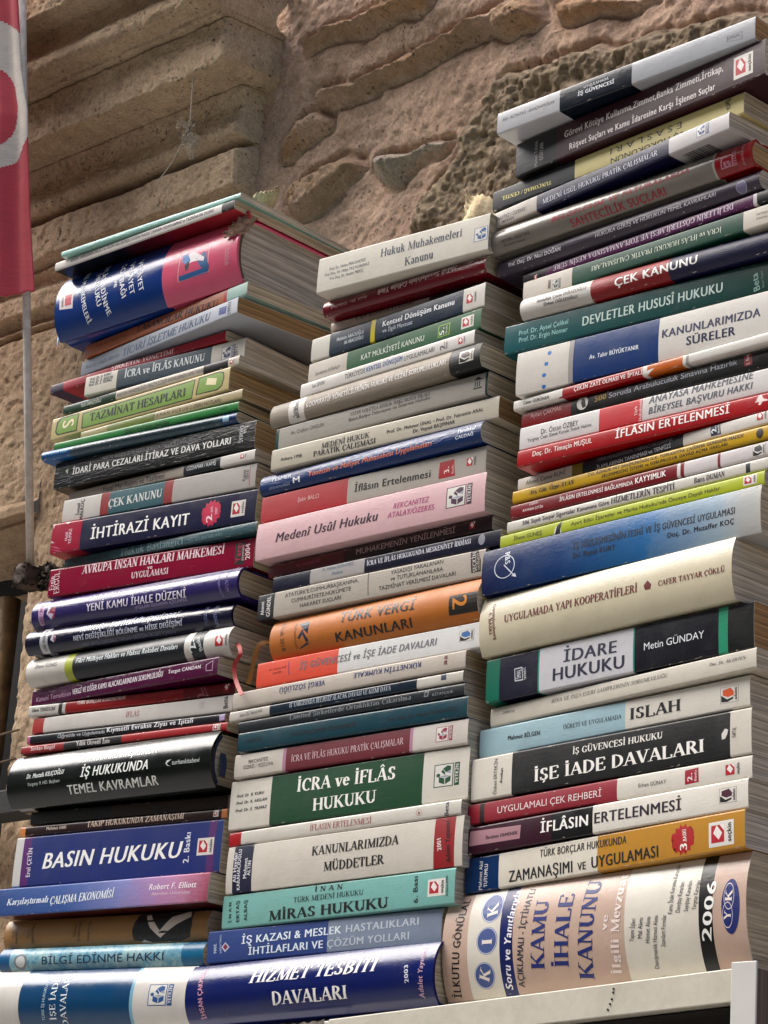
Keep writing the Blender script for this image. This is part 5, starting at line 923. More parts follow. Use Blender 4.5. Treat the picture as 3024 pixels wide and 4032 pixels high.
 dict(id=53,loc=(-0.07283, 0.00161, 0.46851),rot=(0.0, 0.00337, -0.04352),L=0.18695,t=0.01173,dep=0.1289,b=0.0005,grp='law books in the middle stack',label='small white paperback with part of its title in blue, middle stack',bands=[(0, 'd1cec9')],
  items=[('T','a','Suat ŞİMŞEK','S','4a4846',134,55,146,2,28),('T','t',"TÜRKİYE'DE",'S','3a3a3c',503,39,226,3,41),('T','t','KENTSEL DÖNÜŞÜM','B','2a5d9a',743,43,384,2,40),('T','t','UYGULAMALARI','S','3a3a3c',1146,37,316,1,38),('T','e','2.','B','4a3a5a',1570,31,-2,57,48),('T','e','Baskı','S','4a3a5a',1597,32,-2,58,20),('L','seckin',1741,57,83,71,{})]),
 dict(id=54,loc=(-0.06919, 0.00526, 0.4814),rot=(0.0, 0.00553, -0.04917),L=0.18655,t=0.01612,dep=0.1287,b=0.0005,grp='law books in the middle stack',label='small cream and green paperback with lime edged badge, middle stack',bands=[(0, 'c5bfb6'), (0.04331, '2d6740')],
  items=[('T','a','Şerafettin GÖKALP','S','6a645c',81,44,275,0,26),('T','t','KAT MÜLKİYETİ KANUNU','S','e0e8dc',595,49,683,-3,44),('P','9ab84a',[(1425,123),(1550,121),(1541,115),(1434,117)]),('P','9ab84a',[(1550,121),(1545,29),(1536,35),(1541,115)]),('P','9ab84a',[(1545,29),(1422,29),(1431,35),(1536,35)]),('P','9ab84a',[(1422,29),(1425,123),(1434,117),(1431,35)]),('T','e','5.','B','e4ecdc',1490,41,-2,58,48),('T','e','Baskı','S','d4dccc',1523,45,0,60,20),('L','seckin',1730,80,127,92,{'card': 1})]),
 dict(id=55,loc=(-0.06797, 0.00467, 0.49869),rot=(0.0, 0.00872, -0.04397),L=0.18750,t=0.01913,dep=0.1293,b=0.0005,grp='law books in the middle stack',label='small white and slate blue paperback with yellow stripe, middle stack',bands=[(0, 'cbc8c0'), (0.02062, '21374a'), (0.06675, 'd2c41e'), (0.0716, '21374a'), (0.1655, 'cfccc5')],
  items=[('T','a','Muhittin ABACIOĞLU','B','d4dade',289,103,303,-5,29),('T','a','Ali ABACIOĞLU','B','d4dade',376,58,214,-3,29),('T','t','Kentsel Dönüşüm Kanunu','B','eceef0',799,100,766,-12,45),('T','t','ve İlgili Mevzuat','S','c8d0d6',803,49,325,-7,33),('L','seckin',1739,95,121,101,{})]),
 dict(id=56,loc=(-0.04936, 0.00601, 0.51959),rot=(-0.0, 0.02326, 0.00847),L=0.15652,t=0.00785,dep=0.1079,b=0.0005,grp='law books in the middle stack',label='thin beige booklet in shadow beneath the glossy crimson book',bands=[(0, 'b5a79b'), (0.10245, '2b2426')],  # beige mixes the overhang's shadow into a white spine
  items=[('T','t','YAPI KOOPERATİFLERİ','U','4a2a20',259,42,612,9,32)]),
 dict(id=57,loc=(-0.04811, -0.003, 0.52839),rot=(0.0, 0.02313, 0.00456),L=0.16697,t=0.01304,dep=0.1152,b=0.003,grp='law books in the middle stack',label='glossy crimson upside-down book, second from top of the middle stack',bands=[(0, '791430')],crk=0.25,
  items=[('T','t','Hukuk Sosyolojisinin Gelişim Yönü','U','d8c0c0',1379,116,-798,-23,46),('T','e','Ankara 1997','B','d8c0c0',1664,135,-185,-6,31),('T','a','Prof. Dr. Gülnihal','B','c8a8aa',466,78,-376,-13,23)]),
 dict(id=58,loc=(-0.04379, -0.01787, 0.54181),rot=(-0.0, 0.02008, 0.05279),L=0.16795,t=0.02959,dep=0.1158,b=0.0005,grp='law books in the middle stack',label='thick cream book with blue grey serif title on top of middle stack',bands=[(0, 'd0ccc1')],
  items=[('T','t','Hukuk Muhakemeleri','T','465068',638,166,793,-3,67),('T','t','Kanunu','T','465068',888,43,279,4,66),('T','a','Prof. Dr. Hakan PEKCANITEZ','S','5a5e68',120,168,370,3,23),('T','a','Yrd. Doç. Dr. Hülya TAŞ KORKMAZ','S','5a5e68',76,128,455,0,23),('T','a','Yrd. Doç. Dr. Nedim MERİÇ','S','5a5e68',127,87,348,-1,23),('L','yetkin',1627,140,166,114,{'c': '3a6a9a'})]),
 dict(id=59,loc=(-0.37124, 0.00012, -0.00553),rot=(0.0, 0.02454, 0.026),L=0.23490,t=0.04702,dep=0.162,b=0.009,grp='law books in the left stack',label='glossy white and petrol blue hardcover at the foot of left stack',bands=[(0, 'd5d2cc'), (0.04302, '14567c'), (0.1722, '8ab8cc'), (0.17567, 'd5d2cc')],hard=1,
  items=[('T','t','TÜRK İŞ HUKUKUNDA','S','c0d4e0',746,78,5,340,31),('T','t','İŞE İADE','T','e6eef2',880,78,-9,339,65),('T','t','DAVALARI','T','e6eef2',1009,29,-15,416,68),('L','yetkin',2056,252,260,165,{'c': '2a5f96'})]),
 dict(id=60,loc=(-0.36599, 0.00162, 0.04195),rot=(0.0, 0.02425, 0.02917),L=0.23490,t=0.01755,dep=0.162,b=0.004,grp='law books in the left stack',label='light blue rippled water patterned book with round grey emblem, left stack',bands=[(0, '1c6a96'), (0.01328, '68a8ba'), (0.21143, '1f7ba0')],water=1,
  items=[('T','t','BİLGİ EDİNME HAKKI','S','12345a',532,41,1393,2,61),('E','8a8c8e',270,69,81,62),('E','cfd2d2',270,69,56,44)]),
 dict(id=61,loc=(-0.3698, 0.0071, 0.06004),rot=(0.0, 0.02087, 0.028),L=0.23494,t=0.02303,dep=0.162,b=0.004,grp='law books in the left stack',label='tan book with black and white chevron shape, left stack',bands=[(0, 'a27f52')],
  items=[('T','a','Av. Dr.','S','5a4630',133,91,-4,59,32),('T','a','Murat AKYÜZ','B','5a4630',173,43,1,135,32),('T','a','Prof. Dr.','S','5a4630',323,80,2,77,32),('T','a','Şaban KAYIHAN','B','5a4630',375,41,-11,161,32),('T','t','İflasın','S','3a2c20',882,74,-2,101,35),('T','t','Ertelenmesi','S','3a2c20',930,43,-5,161,37),('T','t','Hukuki Sorunlar','S','3a2c20',1037,42,-1,157,30),('P','181615',[(1538,28),(1524,95),(1542,165),(1563,225),(2157,242),(2183,127),(2159,35),(2048,11),(1675,14)]),('P','d8cfc6',[(1646,214),(1692,219),(1832,91),(1946,193),(2126,232),(2152,185),(2012,133),(1833,38),(1721,116)]),('P','d8cfc6',[(1613,13),(1652,30),(1734,9)])]),
 dict(id=62,loc=(-0.36604, -0.00901, 0.08414),rot=(0.0, 0.01455, 0.02162),L=0.24444,t=0.02214,dep=0.168,b=0.0005,grp='law books in the left stack',label='blue to pink fading paperback with white italic title, left stack',bands=[(0, '2c57a0')],under='5a1a26',crk=0.15,grad=['2a5694', 0, '4268a8', 0.35, '8a8fc0', 0.6, 'b88cb4', 0.78, 'c08aa8', 0.9, 'a8526c', 1],
  items=[('T','t','Karşılaştırmalı','Ui','e0e8f2',119,84,505,2,51),('T','t','ÇALIŞMA EKONOMİSİ','Ui','e8eef4',644,67,749,19,61),('T','a','Robert F. Elliott','Ui','f0e4ec',1792,120,520,-6,44),('T','a','Aberdeen Üniversitesi','Si','e8d0dc',1825,76,427,-7,26)]),
 dict(id=63,loc=(-0.35715, -0.00423, 0.10771),rot=(0.0, 0.01663, 0.03521),L=0.23642,t=0.04009,dep=0.163,b=0.0005,grp='law books in the left stack',label='thick blue paperback with white end, purple stripes and huge white title',bands=[(0, 'd0cfcb'), (0.00931, '692a7c'), (0.01877, '143a80'), (0.22174, '6a347c'), (0.22956, '1c4284')],
  items=[('T','a','Erol ÇETİN','B','e2d8e6',214,77,-4,232,50),('T','t','BASIN HUKUKU','Bi','f2f1ee',355,132,1569,3,123),('T','e','2. Baskı','U','dfe2ee',2029,90,-6,233,60),('L','seckin',2195,204,175,130,{'card': 1})]),
 dict(id=64,loc=(-0.35713, -0.00157, 0.14927),rot=(0.0, 0.0192, 0.03849),L=0.23593,t=0.00802,dep=0.1627,b=0.0005,grp='law books in the left stack',label='thin brown paperback with orange ends lying on the thick blue one',bands=[(0, 'd9955a'), (0.00643, '3e221e'), (0.23034, 'd08a54')],
  items=[('T','a','Mehmet SARI','B','e0d0c4',323,36,237,-2,26),('T','t','TAKİP HUKUKUNDA ZAMANAŞIMI','U','dcc8b8',806,29,1095,1,47),('L','seckin',2244,47,56,48,{'card': 1})]),
 dict(id=65,loc=(-0.35038, 0.00203, 0.15896),rot=(0.0, 0.02292, 0.04814),L=0.22349,t=0.01087,dep=0.1541,b=0.0005,grp='law books in the left stack',label='black and brown paperback in deep shadow under the dark green hardcover',bands=[(0, '14110f'), (0.09536, '3e2d25')],
  items=[('T','t','MEDENİ USUL HUKUKU SORUNLARI','B','4a3c18',189,28,605,-9,31),('T','a','Mehmet Akif Tutumlu','B','15100c',1420,30,235,3,20)]),
 dict(id=66,loc=(-0.36559, -0.00599, 0.17107),rot=(0.0, 0.0166, 0.01898),L=0.23942,t=0.04341,dep=0.1651,b=0.009,grp='law books in the left stack',label='thick glossy blackish green hardcover with three white lines of capitals',bands=[(0, '1a2824')],headband='2a3350',hard=1,
  items=[('T','t','İLKE KARARLARI IŞIĞINDA','Bi','eef0ec',858,306,915,-3,60),('T','t','İŞ HUKUKUNDA','Bi','eef0ec',909,183,798,-2,75),('T','t','TEMEL KAVRAMLAR','B','e4e6e0',746,63,1062,-5,68),('T','a','Dr. Mustafa KILIÇOĞLU','Bi','e4e8e4',244,222,454,6,37),('T','a','Yargıtay 9. HD. Başkanı','S','c4ccc6',262,161,396,4,26),('T','m','turhankitabevi','Ti','d0d4d0',1973,191,301,-4,35),('P','d0d4d0',[(1963,181),(1922,189),(1903,207),(1916,229),(1967,234),(1928,222),(1916,206),(1930,192)])]),
 dict(id=67,loc=(-0.3611, -0.00715, 0.21627),rot=(0.0, 0.01942, 0.04349),L=0.23644,t=0.00689,dep=0.1631,b=0.0005,grp='law books in the left stack',label='thin red and black paperback lying on the dark green hardcover',bands=[(0, 'a0222c'), (0.05178, '1d1a1c'), (0.11972, 'ac1d2b')],
  items=[('T','a','Serkan Bingöl','B','e8d0ce',120,25,291,-4,33),('T','t','Yıllık Ücretli İzin','B','e0dcda',667,20,397,-8,36),('L','seckin',2255,35,80,49,{'card': 1})]),
 dict(id=68,loc=(-0.35707, -0.00504, 0.22497),rot=(0.0, 0.02409, 0.05162),L=0.22596,t=0.00736,dep=0.1558,b=0.0005,grp='law books in the left stack',label='thin navy paperback with pink end, left stack',bands=[(0, 'b06a90'), (0.00367, '161c2b')],
  items=[('T','t','Öğretide ve Uygulamada','S','d4d6da',373,23,552,-1,30),('T','t','Kıymetli Evrakın Ziyaı ve İptali','B','e4e6e8',947,26,965,0,39),('P','b8a8c8',[(2194,64),(2252,67),(2254,19),(2199,16)])]),
 dict(id=69,loc=(-0.35573, -0.00205, 0.23377),rot=(0.0, 0.02424, 0.04948),L=0.22831,t=0.01347,dep=0.1575,b=0.0005,grp='law books in the left stack',label='plain cream paperback with red end and faint rose title, left stack',bands=[(0, 'b0111e'), (0.01325, 'd0ccc6')],
  items=[('T','t','İFLAS','T','ae7070',1103,53,157,-1,43),('R','8a8080',1951,84,28,25),('T','e','7','S','6a6262',1944,73,16,0,18),('T','m','Beta','B','4a3440',2237,34,-17,91,47)]),
 dict(id=70,loc=(-0.36102, -0.00401, 0.24867),rot=(0.0, 0.02265, 0.07308),L=0.23192,t=0.00924,dep=0.1599,b=0.0005,grp='law books in the left stack',label='thin red paperback with white end and dark stripe, left stack',bands=[(0, 'cbc8c2'), (0.03543, '3a3c3a'), (0.03975, 'cbc8c2'), (0.04342, '9c1927'), (0.17672, '7d1a28')],
  items=[('T','a','Umut YENİOCAK','B','33312f',44,37,276,-4,31),('T','t',"TÜRK BORÇLAR KANUNU'NUN",'B','e8d2d0',565,57,550,0,34),('T','t','GETİRDİĞİ YENİLİKLER ve DEĞİŞİKLİKLER','S','b86068',1130,56,632,-6,31),('T','e','2.','B','b87880',1999,6,-45,75,74),('T','e','Baskı','S','b87880',2038,5,-51,88,27),('L','seckin',2237,53,102,80,{})]),
 dict(id=71,loc=(-0.36456, 0.00037, 0.25858),rot=(0.0, 0.01286, -0.01381),L=0.22947,t=0.01430,dep=0.1583,b=0.0005,grp='law books in the left stack',label='plum purple paperback with white capitals, left stack under ribbon-marked book',bands=[(0, '62204d')],crk=0.2,
  items=[('T','t','Kanuni Temsilcinin','S','c9a5bd',63,36,454,3,39),('T','t','VERGİ VE DİĞER KAMU ALACAKLARINDAN SORUMLULUĞU','B','eadfe6',536,43,1121,16,44),('T','a','Turgut CANDAN','B','e4d8e0',1719,73,379,-3,29),('P','d0b8c8',[(2158,92),(2236,116),(2232,111),(2164,90)]),('P','d0b8c8',[(2236,116),(2237,36),(2232,41),(2232,111)]),('P','d0b8c8',[(2237,36),(2161,41),(2166,45),(2232,41)]),('P','d0b8c8',[(2161,41),(2158,92),(2164,90),(2166,45)])]),
 dict(id=72,loc=(-0.36409, -0.00423, 0.27486),rot=(0.0, 0.01481, 0.03396),L=0.23729,t=0.02265,dep=0.1636,b=0.006,grp='law books in the left stack',label='white and dark teal book with lime stripe and red ribbon, left stack',bands=[(0, 'd3d0c9'), (0.04819, 'b4bb46'), (0.05762, '162a32'), (0.18861, 'd3d0c9'), (0.19619, '1d3038'), (0.21002, 'd5d2cc')],
  items=[('T','a','İlhami GÜNEŞ','S','44423e',112,127,270,-4,31),('T','t','Fikri Mülkiyet Hakları ve Haksız Rekabet Davaları','Bi','dfe6e6',616,117,1194,-19,41),('T','e','2.','B','e8eceb',2025,77,-39,77,73),('T','e','Baskı','S','e8eceb',2092,63,-48,105,36),('L','seckin',2292,109,161,120,{})]),
 dict(id=73,loc=(-0.36383, -0.00902, 0.29994),rot=(0.0, 0.02184, 0.07621),L=0.23217,t=0.02075,dep=0.1601,b=0.006,grp='law books in the left stack',label='glossy navy hardcover with white end sticker, left stack',bands=[(0, '181e42'), (0.01772, 'c4c4c8'), (0.02715, '181e42')],hard=1,crk=0.15,
  items=[('T','t','KURULUŞU - TASFİYESİ BİRLEŞMESİ DEVRİ','Bi','dcdfe8',654,123,1081,8,49),('T','t','NEVİ DEĞİŞİKLİĞİ BÖLÜNME ve HİSSE DEĞİŞİMİ','B','d0d4e0',581,56,1221,4,40),('T','t','(4884 SAYILI KANUNLA YAPILAN DEĞİŞİKLİKLERİ İÇEREN)','S','8a90ac',658,12,1054,3,22),('T','e','AĞUSTOS 2003','B','33344a',208,187,13,-174,28),('T','a','VELİ YILDIRIM','B','7880a4',2121,193,30,-173,33),('T','a','BOLOTOĞLU','S','7880a4',2018,188,30,-166,33),('P','c8c4d0',[(326,139),(373,110),(346,67),(304,93)]),('P','7a2440',[(331,138),(372,134),(364,95),(377,69),(343,87)])]),
 dict(id=74,loc=(-0.36257, -0.00598, 0.32228),rot=(0.0, 0.02101, 0.04541),L=0.23840,t=0.02394,dep=0.1644,b=0.006,grp='law books in the left stack',label='glossy violet hardcover with pink rounded sticker, left stack',bands=[(0, '453c74')],hard=1,crk=0.15,
  items=[('T','t','En Son Değişikliklerle','Bi','e0dcec',663,172,376,2,32),('T','t','YENİ KAMU İHALE DÜZENİ','B','e2ddea',666,72,1157,-19,62),('T','t','UYGULAMA ESASLARININ AÇIKLANMASI','B','b0a4cc',1233,30,591,-2,22),('P','c8a4c4',[(76,201),(73,221),(123,218),(156,193),(146,26),(120,18),(93,23),(94,36)]),('T','e','OCAK - 2004','B','7a3a74',93,203,14,-173,39),('P','d4c8dc',[(203,166),(290,122),(271,89),(245,53),(188,106)]),('P','93304f',[(229,149),(296,160),(290,65),(252,55),(275,96),(236,108),(207,101)]),('T','a','Hasan ALTUN','S','9a8cc0',2246,204,20,-159,34),('T','a','Sayıştay Başdenetçisi','S','9a8cc0',2149,256,55,-241,26)]),
 dict(id=75,loc=(-0.34861, -0.00829, 0.34802),rot=(0.0, 0.02389, 0.0831),L=0.22900,t=0.02420,dep=0.1579,b=0.0005,grp='law books in the left stack',label='crimson magenta paperback with pale serif title and black square emblem, left stack',bands=[(0, '971a47')],
  items=[('T','t','AVRUPA İNSAN HAKLARI MAHKEMESİ','U','ead2d8',390,158,1583,-13,70),('T','t','ve','B','ead2d8',1141,110,59,-1,33),('T','t','UYGULAMASI','U','ead2d8',970,52,414,-5,52),('T','a','Ergin','T','ead2d8',73,59,-8,123,58),('T','a','ERGÜL','T','ead2d8',138,25,-21,195,62),('P','1a1418',[(2081,220),(2184,222),(2189,34),(2093,37)]),('T','m','Yargı','B','b83050',2154,54,-7,158,54),('T','m','yayınevi','S','e0c8cc',2184,61,-4,130,27),('T','e','2004','B','eed8dc',2251,69,-13,128,48)]),
 dict(id=76,loc=(-0.34003, -0.00083, 0.37346),rot=(-0.0, 0.02105, 0.02671),L=0.22632,t=0.00871,dep=0.1561,b=0.0005,grp='law books in the left stack',label='thin faded grey teal book beneath the navy and crimson one',bands=[(0, '44646a')],crk=0.25,
  items=[('T','a','Prof. Dr. Necip BİLGE','T','33403f',81,32,485,-6,41),('T','t','Hukuk Başlangıcı','T','8fa6a8',708,10,738,2,63),('T','t','HUKUKUN TEMEL KAVRAM','T','7c9698',1504,61,712,-1,23),('T','t','VE KURUMLARI','T','7c9698',1503,12,386,10,25)]),
 dict(id=77,loc=(-0.34685, -0.01209, 0.38419),rot=(0.0, 0.02406, 0.08447),L=0.22896,t=0.02636,dep=0.1579,b=0.0005,grp='law books in the left stack',label='navy paperback with torn crimson end and pink starburst, left stack',bands=[(0, 'ac1d48'), (0.03491, '23244a')],
  items=[('T','a','Halil','B','ecccd4',200,97,-2,73,33),('T','a','YILMAZ','B','ecccd4',247,64,-9,134,35),('T','t','İHTİRAZİ KAYIT','B','f4f3f0',470,73,1108,-12,95),('S','c82a58',1814,124,108,115),('T','e','2','B','f0dce0',1832,56,-8,59,63),('T','e','. BASI','B','e8c0cc',1834,117,-8,61,24),('T','e','2007','B','e8c0cc',1883,107,-6,59,26),('L','seckin',2102,124,147,131,{'card': 1}),('P','d8ccc8',[(142,276),(185,277),(203,255),(180,242),(156,251)]),('P','d8b8bc',[(-6,266),(28,261),(21,242),(14,217)]),('P','d8b8bc',[(-2,110),(11,114),(49,93),(14,92)]),('P','c87a8c',[(2,46),(100,23),(156,1),(90,17)]),('P','c87a8c',[(-3,71),(75,55),(132,29),(65,46)])]),
 dict(id=78,loc=(-0.34222, -0.0068, 0.41191),rot=(0.0, 0.0236, 0.06347),L=0.22056,t=0.02035,dep=0.1521,b=0.0005,grp='law books in the left stack',label='grey white paperback with teal title panel between red bars, left stack',bands=[(0, 'cbc8c2'), (0.0453, '981920'), (0.05512, '2d6871'), (0.11869, '981920'), (0.12869, 'aeaaa5')],
  items=[('T','a','İsmail','B','3a2c2e',206,50,-2,102,36),('T','a','MALKOÇ','B','3a2c2e',256,3,-6,178,40),('T','t','ÇEK KANUNU','U','d8dcd8',550,62,623,8,69),('T','e','Kasım','S','4a4644',2094,72,-3,91,32),('T','e','2010','S','4a4644',2130,79,-3,79,32),('P','a04048',[(2133,208),(2139,209),(2146,28),(2140,28)])]),
 dict(id=79,loc=(-0.34576, 0.00049, 0.4332),rot=(0.0, 0.01863, 0.01963),L=0.22318,t=0.00944,dep=0.1539,b=0.0005,grp='law books in the left stack',label='thin paperback with tan painted shade and dark name panel, left stack under the black book',bands=[(0, 'b0a79d'), (0.14149, '2a3034'), (0.18416, 'ccc9c4')],  # tan band carries painted shade from the black book above
  items=[('T','t','Yasal Mal Rejimi ve Tasfiyesi','S','25211d',426,22,761,0,45),('T','a','ÖZDAMAR / KAYIŞ','S','dde0e2',1453,37,339,-4,32),('L','seckin',2101,50,77,49,{})]),
 dict(id=80,loc=(-0.35702, -0.00881, 0.44433),rot=(0.0, 0.0193, 0.05874),L=0.23243,t=0.02343,dep=0.1603,b=0.0005,grp='law books in the left stack',label='crumpled glossy black paperback with bold white capitals, left stack',bands=[(0, '161719')],page='b09468',crk=0.3,
  items=[('T','t','SOSYAL GÜVENLİK VE İŞSİZLİK SİGORTASI UYGULAMALARINDA','S','9a9a9c',579,172,1147,-17,30),('T','t','İDARİ PARA CEZALARI İTİRAZ VE DAVA YOLLARI','B','eeeeea',223,97,1842,-27,55),('T','a','İsa','B','c8c8c8',2197,195,3,-63,41),('T','a','KARAKAŞ','B','c8c8c8',2151,205,6,-143,41),('P','b8c4b0',[(129,146),(165,163),(165,111)])]),
 dict(id=81,loc=(-0.36798, -0.01408, 0.46939),rot=(-0.0, 0.02179, 0.07757),L=0.22410,t=0.00883,dep=0.1546,b=0.003,grp='law books in the left stack',label='thin blue and grey paperback jutting out above the crumpled black book',bands=[(0, '1b689e'), (0.03432, '45606b'), (0.2072, '194d7a')],crk=0.25,
  items=[('T','a','MELTEM KARA','S','9cc8e4',96,41,223,-6,26),('T','t','İŞ SÖZLEŞMESİNİN İŞVEREN TARAFINDAN GEÇERLİ NEDENLE FESHİ VE SONUÇLARI','S','1a2630',384,31,1602,-12,30),('P','a8c8dc',[(2094,65),(2164,64),(2157,16),(2090,17)])]),
 dict(id=82,loc=(-0.36131, -0.00935, 0.47917),rot=(-0.0, 0.02, 0.0544),L=0.21700,t=0.00745,dep=0.1497,b=0.0005,grp='law books in the left stack',label='thin bright green upside-down booklet, left stack',bands=[(0, '3a8a4a')],page='c0a880',
  items=[('T','t','MEDENİ HUKUKA GİRİŞ','B','1c4a28',1389,39,-524,9,31),('T','e','1997','S','1c3a20',2043,48,-67,0,21)]),
 dict(id=83,loc=(-0.34006, 0.0012, 0.48714),rot=(0.0, 0.01646, 0.00568),L=0.19834,t=0.00872,dep=0.1368,b=0.0005,grp='law books in the left stack',label='thin cream booklet with a painted olive shade band and widely spaced lettering, left stack',bands=[(0, 'a89f78'), (0.03445, '7f8a48'), (0.09385, 'b3a888')],page='b8986c',  # olive band is the spine's shadow put into the cover colour
  items=[('T','t','O R M A N  H U K U K U (DERS NOTLARI)','S','3a3424',921,30,817,-12,31)]),
 dict(id=84,loc=(-0.38279, 0.00258, 0.49627),rot=(-0.0, 0.00897, -0.00458),L=0.22522,t=0.02021,dep=0.1553,b=0.0005,grp='law books in the left stack',label='cream book with light green black-outlined panels, left stack',bands=[(0, 'c9bc92')],page='b8986c',
  items=[('P','1e2414',[(403,172),(1836,178),(1813,14),(411,30)]),('P','84a24a',[(416,163),(1825,170),(1805,24),(425,38)]),('P','1e2414',[(1878,182),(2134,185),(2183,164),(2194,118),(2175,49),(2118,23),(1854,36)]),('P','84a24a',[(1890,173),(2133,175),(2172,156),(2182,117),(2165,57),(2114,34),(1868,42)]),('P','1e2414',[(359,189),(119,194),(64,162),(54,69),(87,35),(352,26)]),('P','84a24a',[(347,179),(128,182),(84,152),(70,72),(97,44),(341,36)]),('T','t','TAZMİNAT HESAPLARI','U','232c14',512,77,1221,-21,70),('T','e','1','B','e4dcb8',1985,156,-12,-56,125),('T','e','S','B','e4dcb8',151,149,1,-70,149)]),
 dict(id=85,loc=(-0.37, 0.0024, 0.51769),rot=(-0.0, 0.01056, 0.00716),L=0.21942,t=0.00831,dep=0.1513,b=0.0005,grp='law books in the left stack',label='thin dark green and white paperback above the green-panelled book',bands=[(0, '1e4a2f'), (0.06899, 'c9c2b4'), (0.17765, '2a2624'), (0.2068, 'ccc7bc')],
  items=[('T','a','Fatih SARAÇOĞLU','S','d8dcd0',241,23,261,-3,32),('T','t','ANAYASA MAHKEMESİNİN VERGİYE İLİŞKİN KARARLARINDA KAMU YARARI','S','4a453c',706,19,1077,1,35),('L','seckin',2113,39,64,53,{})]),
 dict(id=86,loc=(-0.34045, 0.00038, 0.52756),rot=(0.0, 0.01711, 0.06018),L=0.18703,t=0.01785,dep=0.129,b=0.0005,grp='law books in the left stack',label='white and slate blue book with serif title and author block, left stack',bands=[(0, 'd2cec2'), (0.03868, '374d5b'), (0.14922, 'd0ccc2')],
  items=[('T','a','Prof. Dr. B. KURU','Bi','33485a',55,131,250,11,24),('T','a','Prof. Dr. R. ARSLAN','Bi','33485a',55,104,280,6,24),('T','a','Prof. Dr. E. YILMAZ','Bi','33485a',49,79,280,3,24),('T','t','İCRA ve İFLÂS KANUNU','U','d4d9da',478,80,943,-21,66),('L','yetkin',1685,81,152,120,{'c': '54467a'}),('T','e','2012','B','3a3a40',1796,39,-12,77,34)]),
 dict(id=87,loc=(-0.40088, 0.00978, 0.54571),rot=(-0.0, 0.00603, -7e-05),L=0.22471,t=0.00853,dep=0.155,b=0.0005,grp='law books in the left stack',label='thin crimson paperback with purple end jutting out to the left',bands=[(0, '3a1c4a'), (0.0175, 'a81c3c')],
  items=[('T','t','ŞİRKETİN YÖNETİMİ','U','e4c8c8',816,46,801,-24,41)]),
 dict(id=88,loc=(-0.36558, 0.01332, 0.55508),rot=(-0.0, 0.00024, -0.09433),L=0.22071,t=0.01428,dep=0.1522,b=0.0005,grp='law books in the left stack',label='silver grey paperback with blue italic serif title, left stack',bands=[(0, '9ba0aa')],page='b08a5c',grad=['858b96', 0, '9ba0aa', 0.4, 'bcc0c8', 1],
  items=[('T','a','Prof. Dr. SABİH ARKAN','S','5a6070',76,55,496,-15,33),('T','t','TİCARÎ İŞLETME HUKUKU','Ui','546480',619,30,1224,6,65),('P','4a5a90',[(1963,105),(2066,100),(2058,34),(1963,42)]),('T','e','1999/X','B','5a6070',2124,20,-4,110,45)]),
 dict(id=89,loc=(-0.35996, 0.01065, 0.57066),rot=(0.0, -0.00206, -0.06421),L=0.22031,t=0.01161,dep=0.1519,b=0.0005,grp='law books in the left stack',label='thin rust orange paperback with dark italic title, left stack',bands=[(0, 'ad6b45'), (0.19066, 'b03a30'), (0.19477, 'a4beb6')],
  items=[('T','t','YABANCILAR HUKUKU','Ui','3a2018',726,53,1101,-63,61),('T','a','Doç. Dr. Nuray EKŞİ','S','5a3424',171,59,434,-4,28)]),
 dict(id=90,loc=(-0.37751, -0.00427, 0.5846),rot=(0.0, 0.00417, 0.0123),L=0.22827,t=0.05763,dep=0.1574,b=0.01,grp='law books in the left stack',label='very thick blue and raspberry hardcover with torn headcap near top left',bands=[(0, '12498a'), (0.13905, 'd8708a')],headband='6a5a50',page='c8bdae',hard=1,
  items=[('T','t','VELÂYET','B','e8eaf0',1038,477,74,-307,56),('T','t','VESAYET','B','e8eaf0',921,488,76,-320,57),('T','t','SOYBAĞI','B','e8eaf0',803,500,85,-335,57),('T','t','ve','B','e8eaf0',769,358,13,-74,58),('T','t','EVLÂT EDİNME','B','e8eaf0',530,588,147,-521,57),('T','t','HUKUKU','B','e8eaf0',480,486,91,-324,58),('T','t','AİLE MAHKEMELERİ','B','e8eaf0',267,613,146,-555,52),('T','a','ÖZUĞUR','B','d8a0b0',2148,303,-3,-148,45),('P','e0a8b0',[(1601,408),(1951,405),(1942,399),(1610,401)]),('P','e0a8b0',[(1951,405),(1954,149),(1944,156),(1942,399)]),('P','e0a8b0',[(1954,149),(1579,146),(1589,153),(1944,156)]),('P','e0a8b0',[(1579,146),(1601,408),(1610,401),(1589,153)]),('P','2a6a9c',[(1598,191),(1960,200),(1946,148),(1601,150)]),('P','2a6a9c',[(1906,346),(1960,200),(1870,203),(1800,295)]),('P','e8e0e0',[(1695,362),(1756,376),(1831,336),(1903,288),(1894,257),(1841,275),(1763,282),(1717,278)]),('P','4a8ac0',[(1628,369),(1692,373),(1734,302),(1686,276),(1634,308)]),('P','1c1c24',[(1685,286),(1729,304),(1710,232),(1679,221),(1667,262)]),('G','d8d0d0',[(46,406),(231,391),(245,228),(66,254)]),('P','c0304c',[(122,375),(211,368),(219,270),(138,273)]),('T','m','seçkin','B','2a2a30',83,364,10,-94,30)]),
 dict(id=91,loc=(-0.37238, -0.02222, 0.64378),rot=(0.0, 0.00528, 0.01277),L=0.22506,t=0.00808,dep=0.1552,b=0.0005,grp='law books in the left stack',label='thin white paperback with one long line of small capitals, left stack',bands=[(0, 'ccc7c2'), (0.01766, 'ccc7c2'), (0.21035, '2f2628')],under=['1c1c26', 0, '241c28', 0.35, '8a2c38', 0.75, 'b44a50', 1],page='d0b898',
  items=[('T','t','BEDEN TAMLIĞININ İHLÂLİ ve ÖLÜM HALLERİNDE DOĞAN MADDİ ZARARIN HESAPLANMASI ve TAZMİNATIN TAYİNİ','B','2a2828',215,32,1793,-2,29)]),
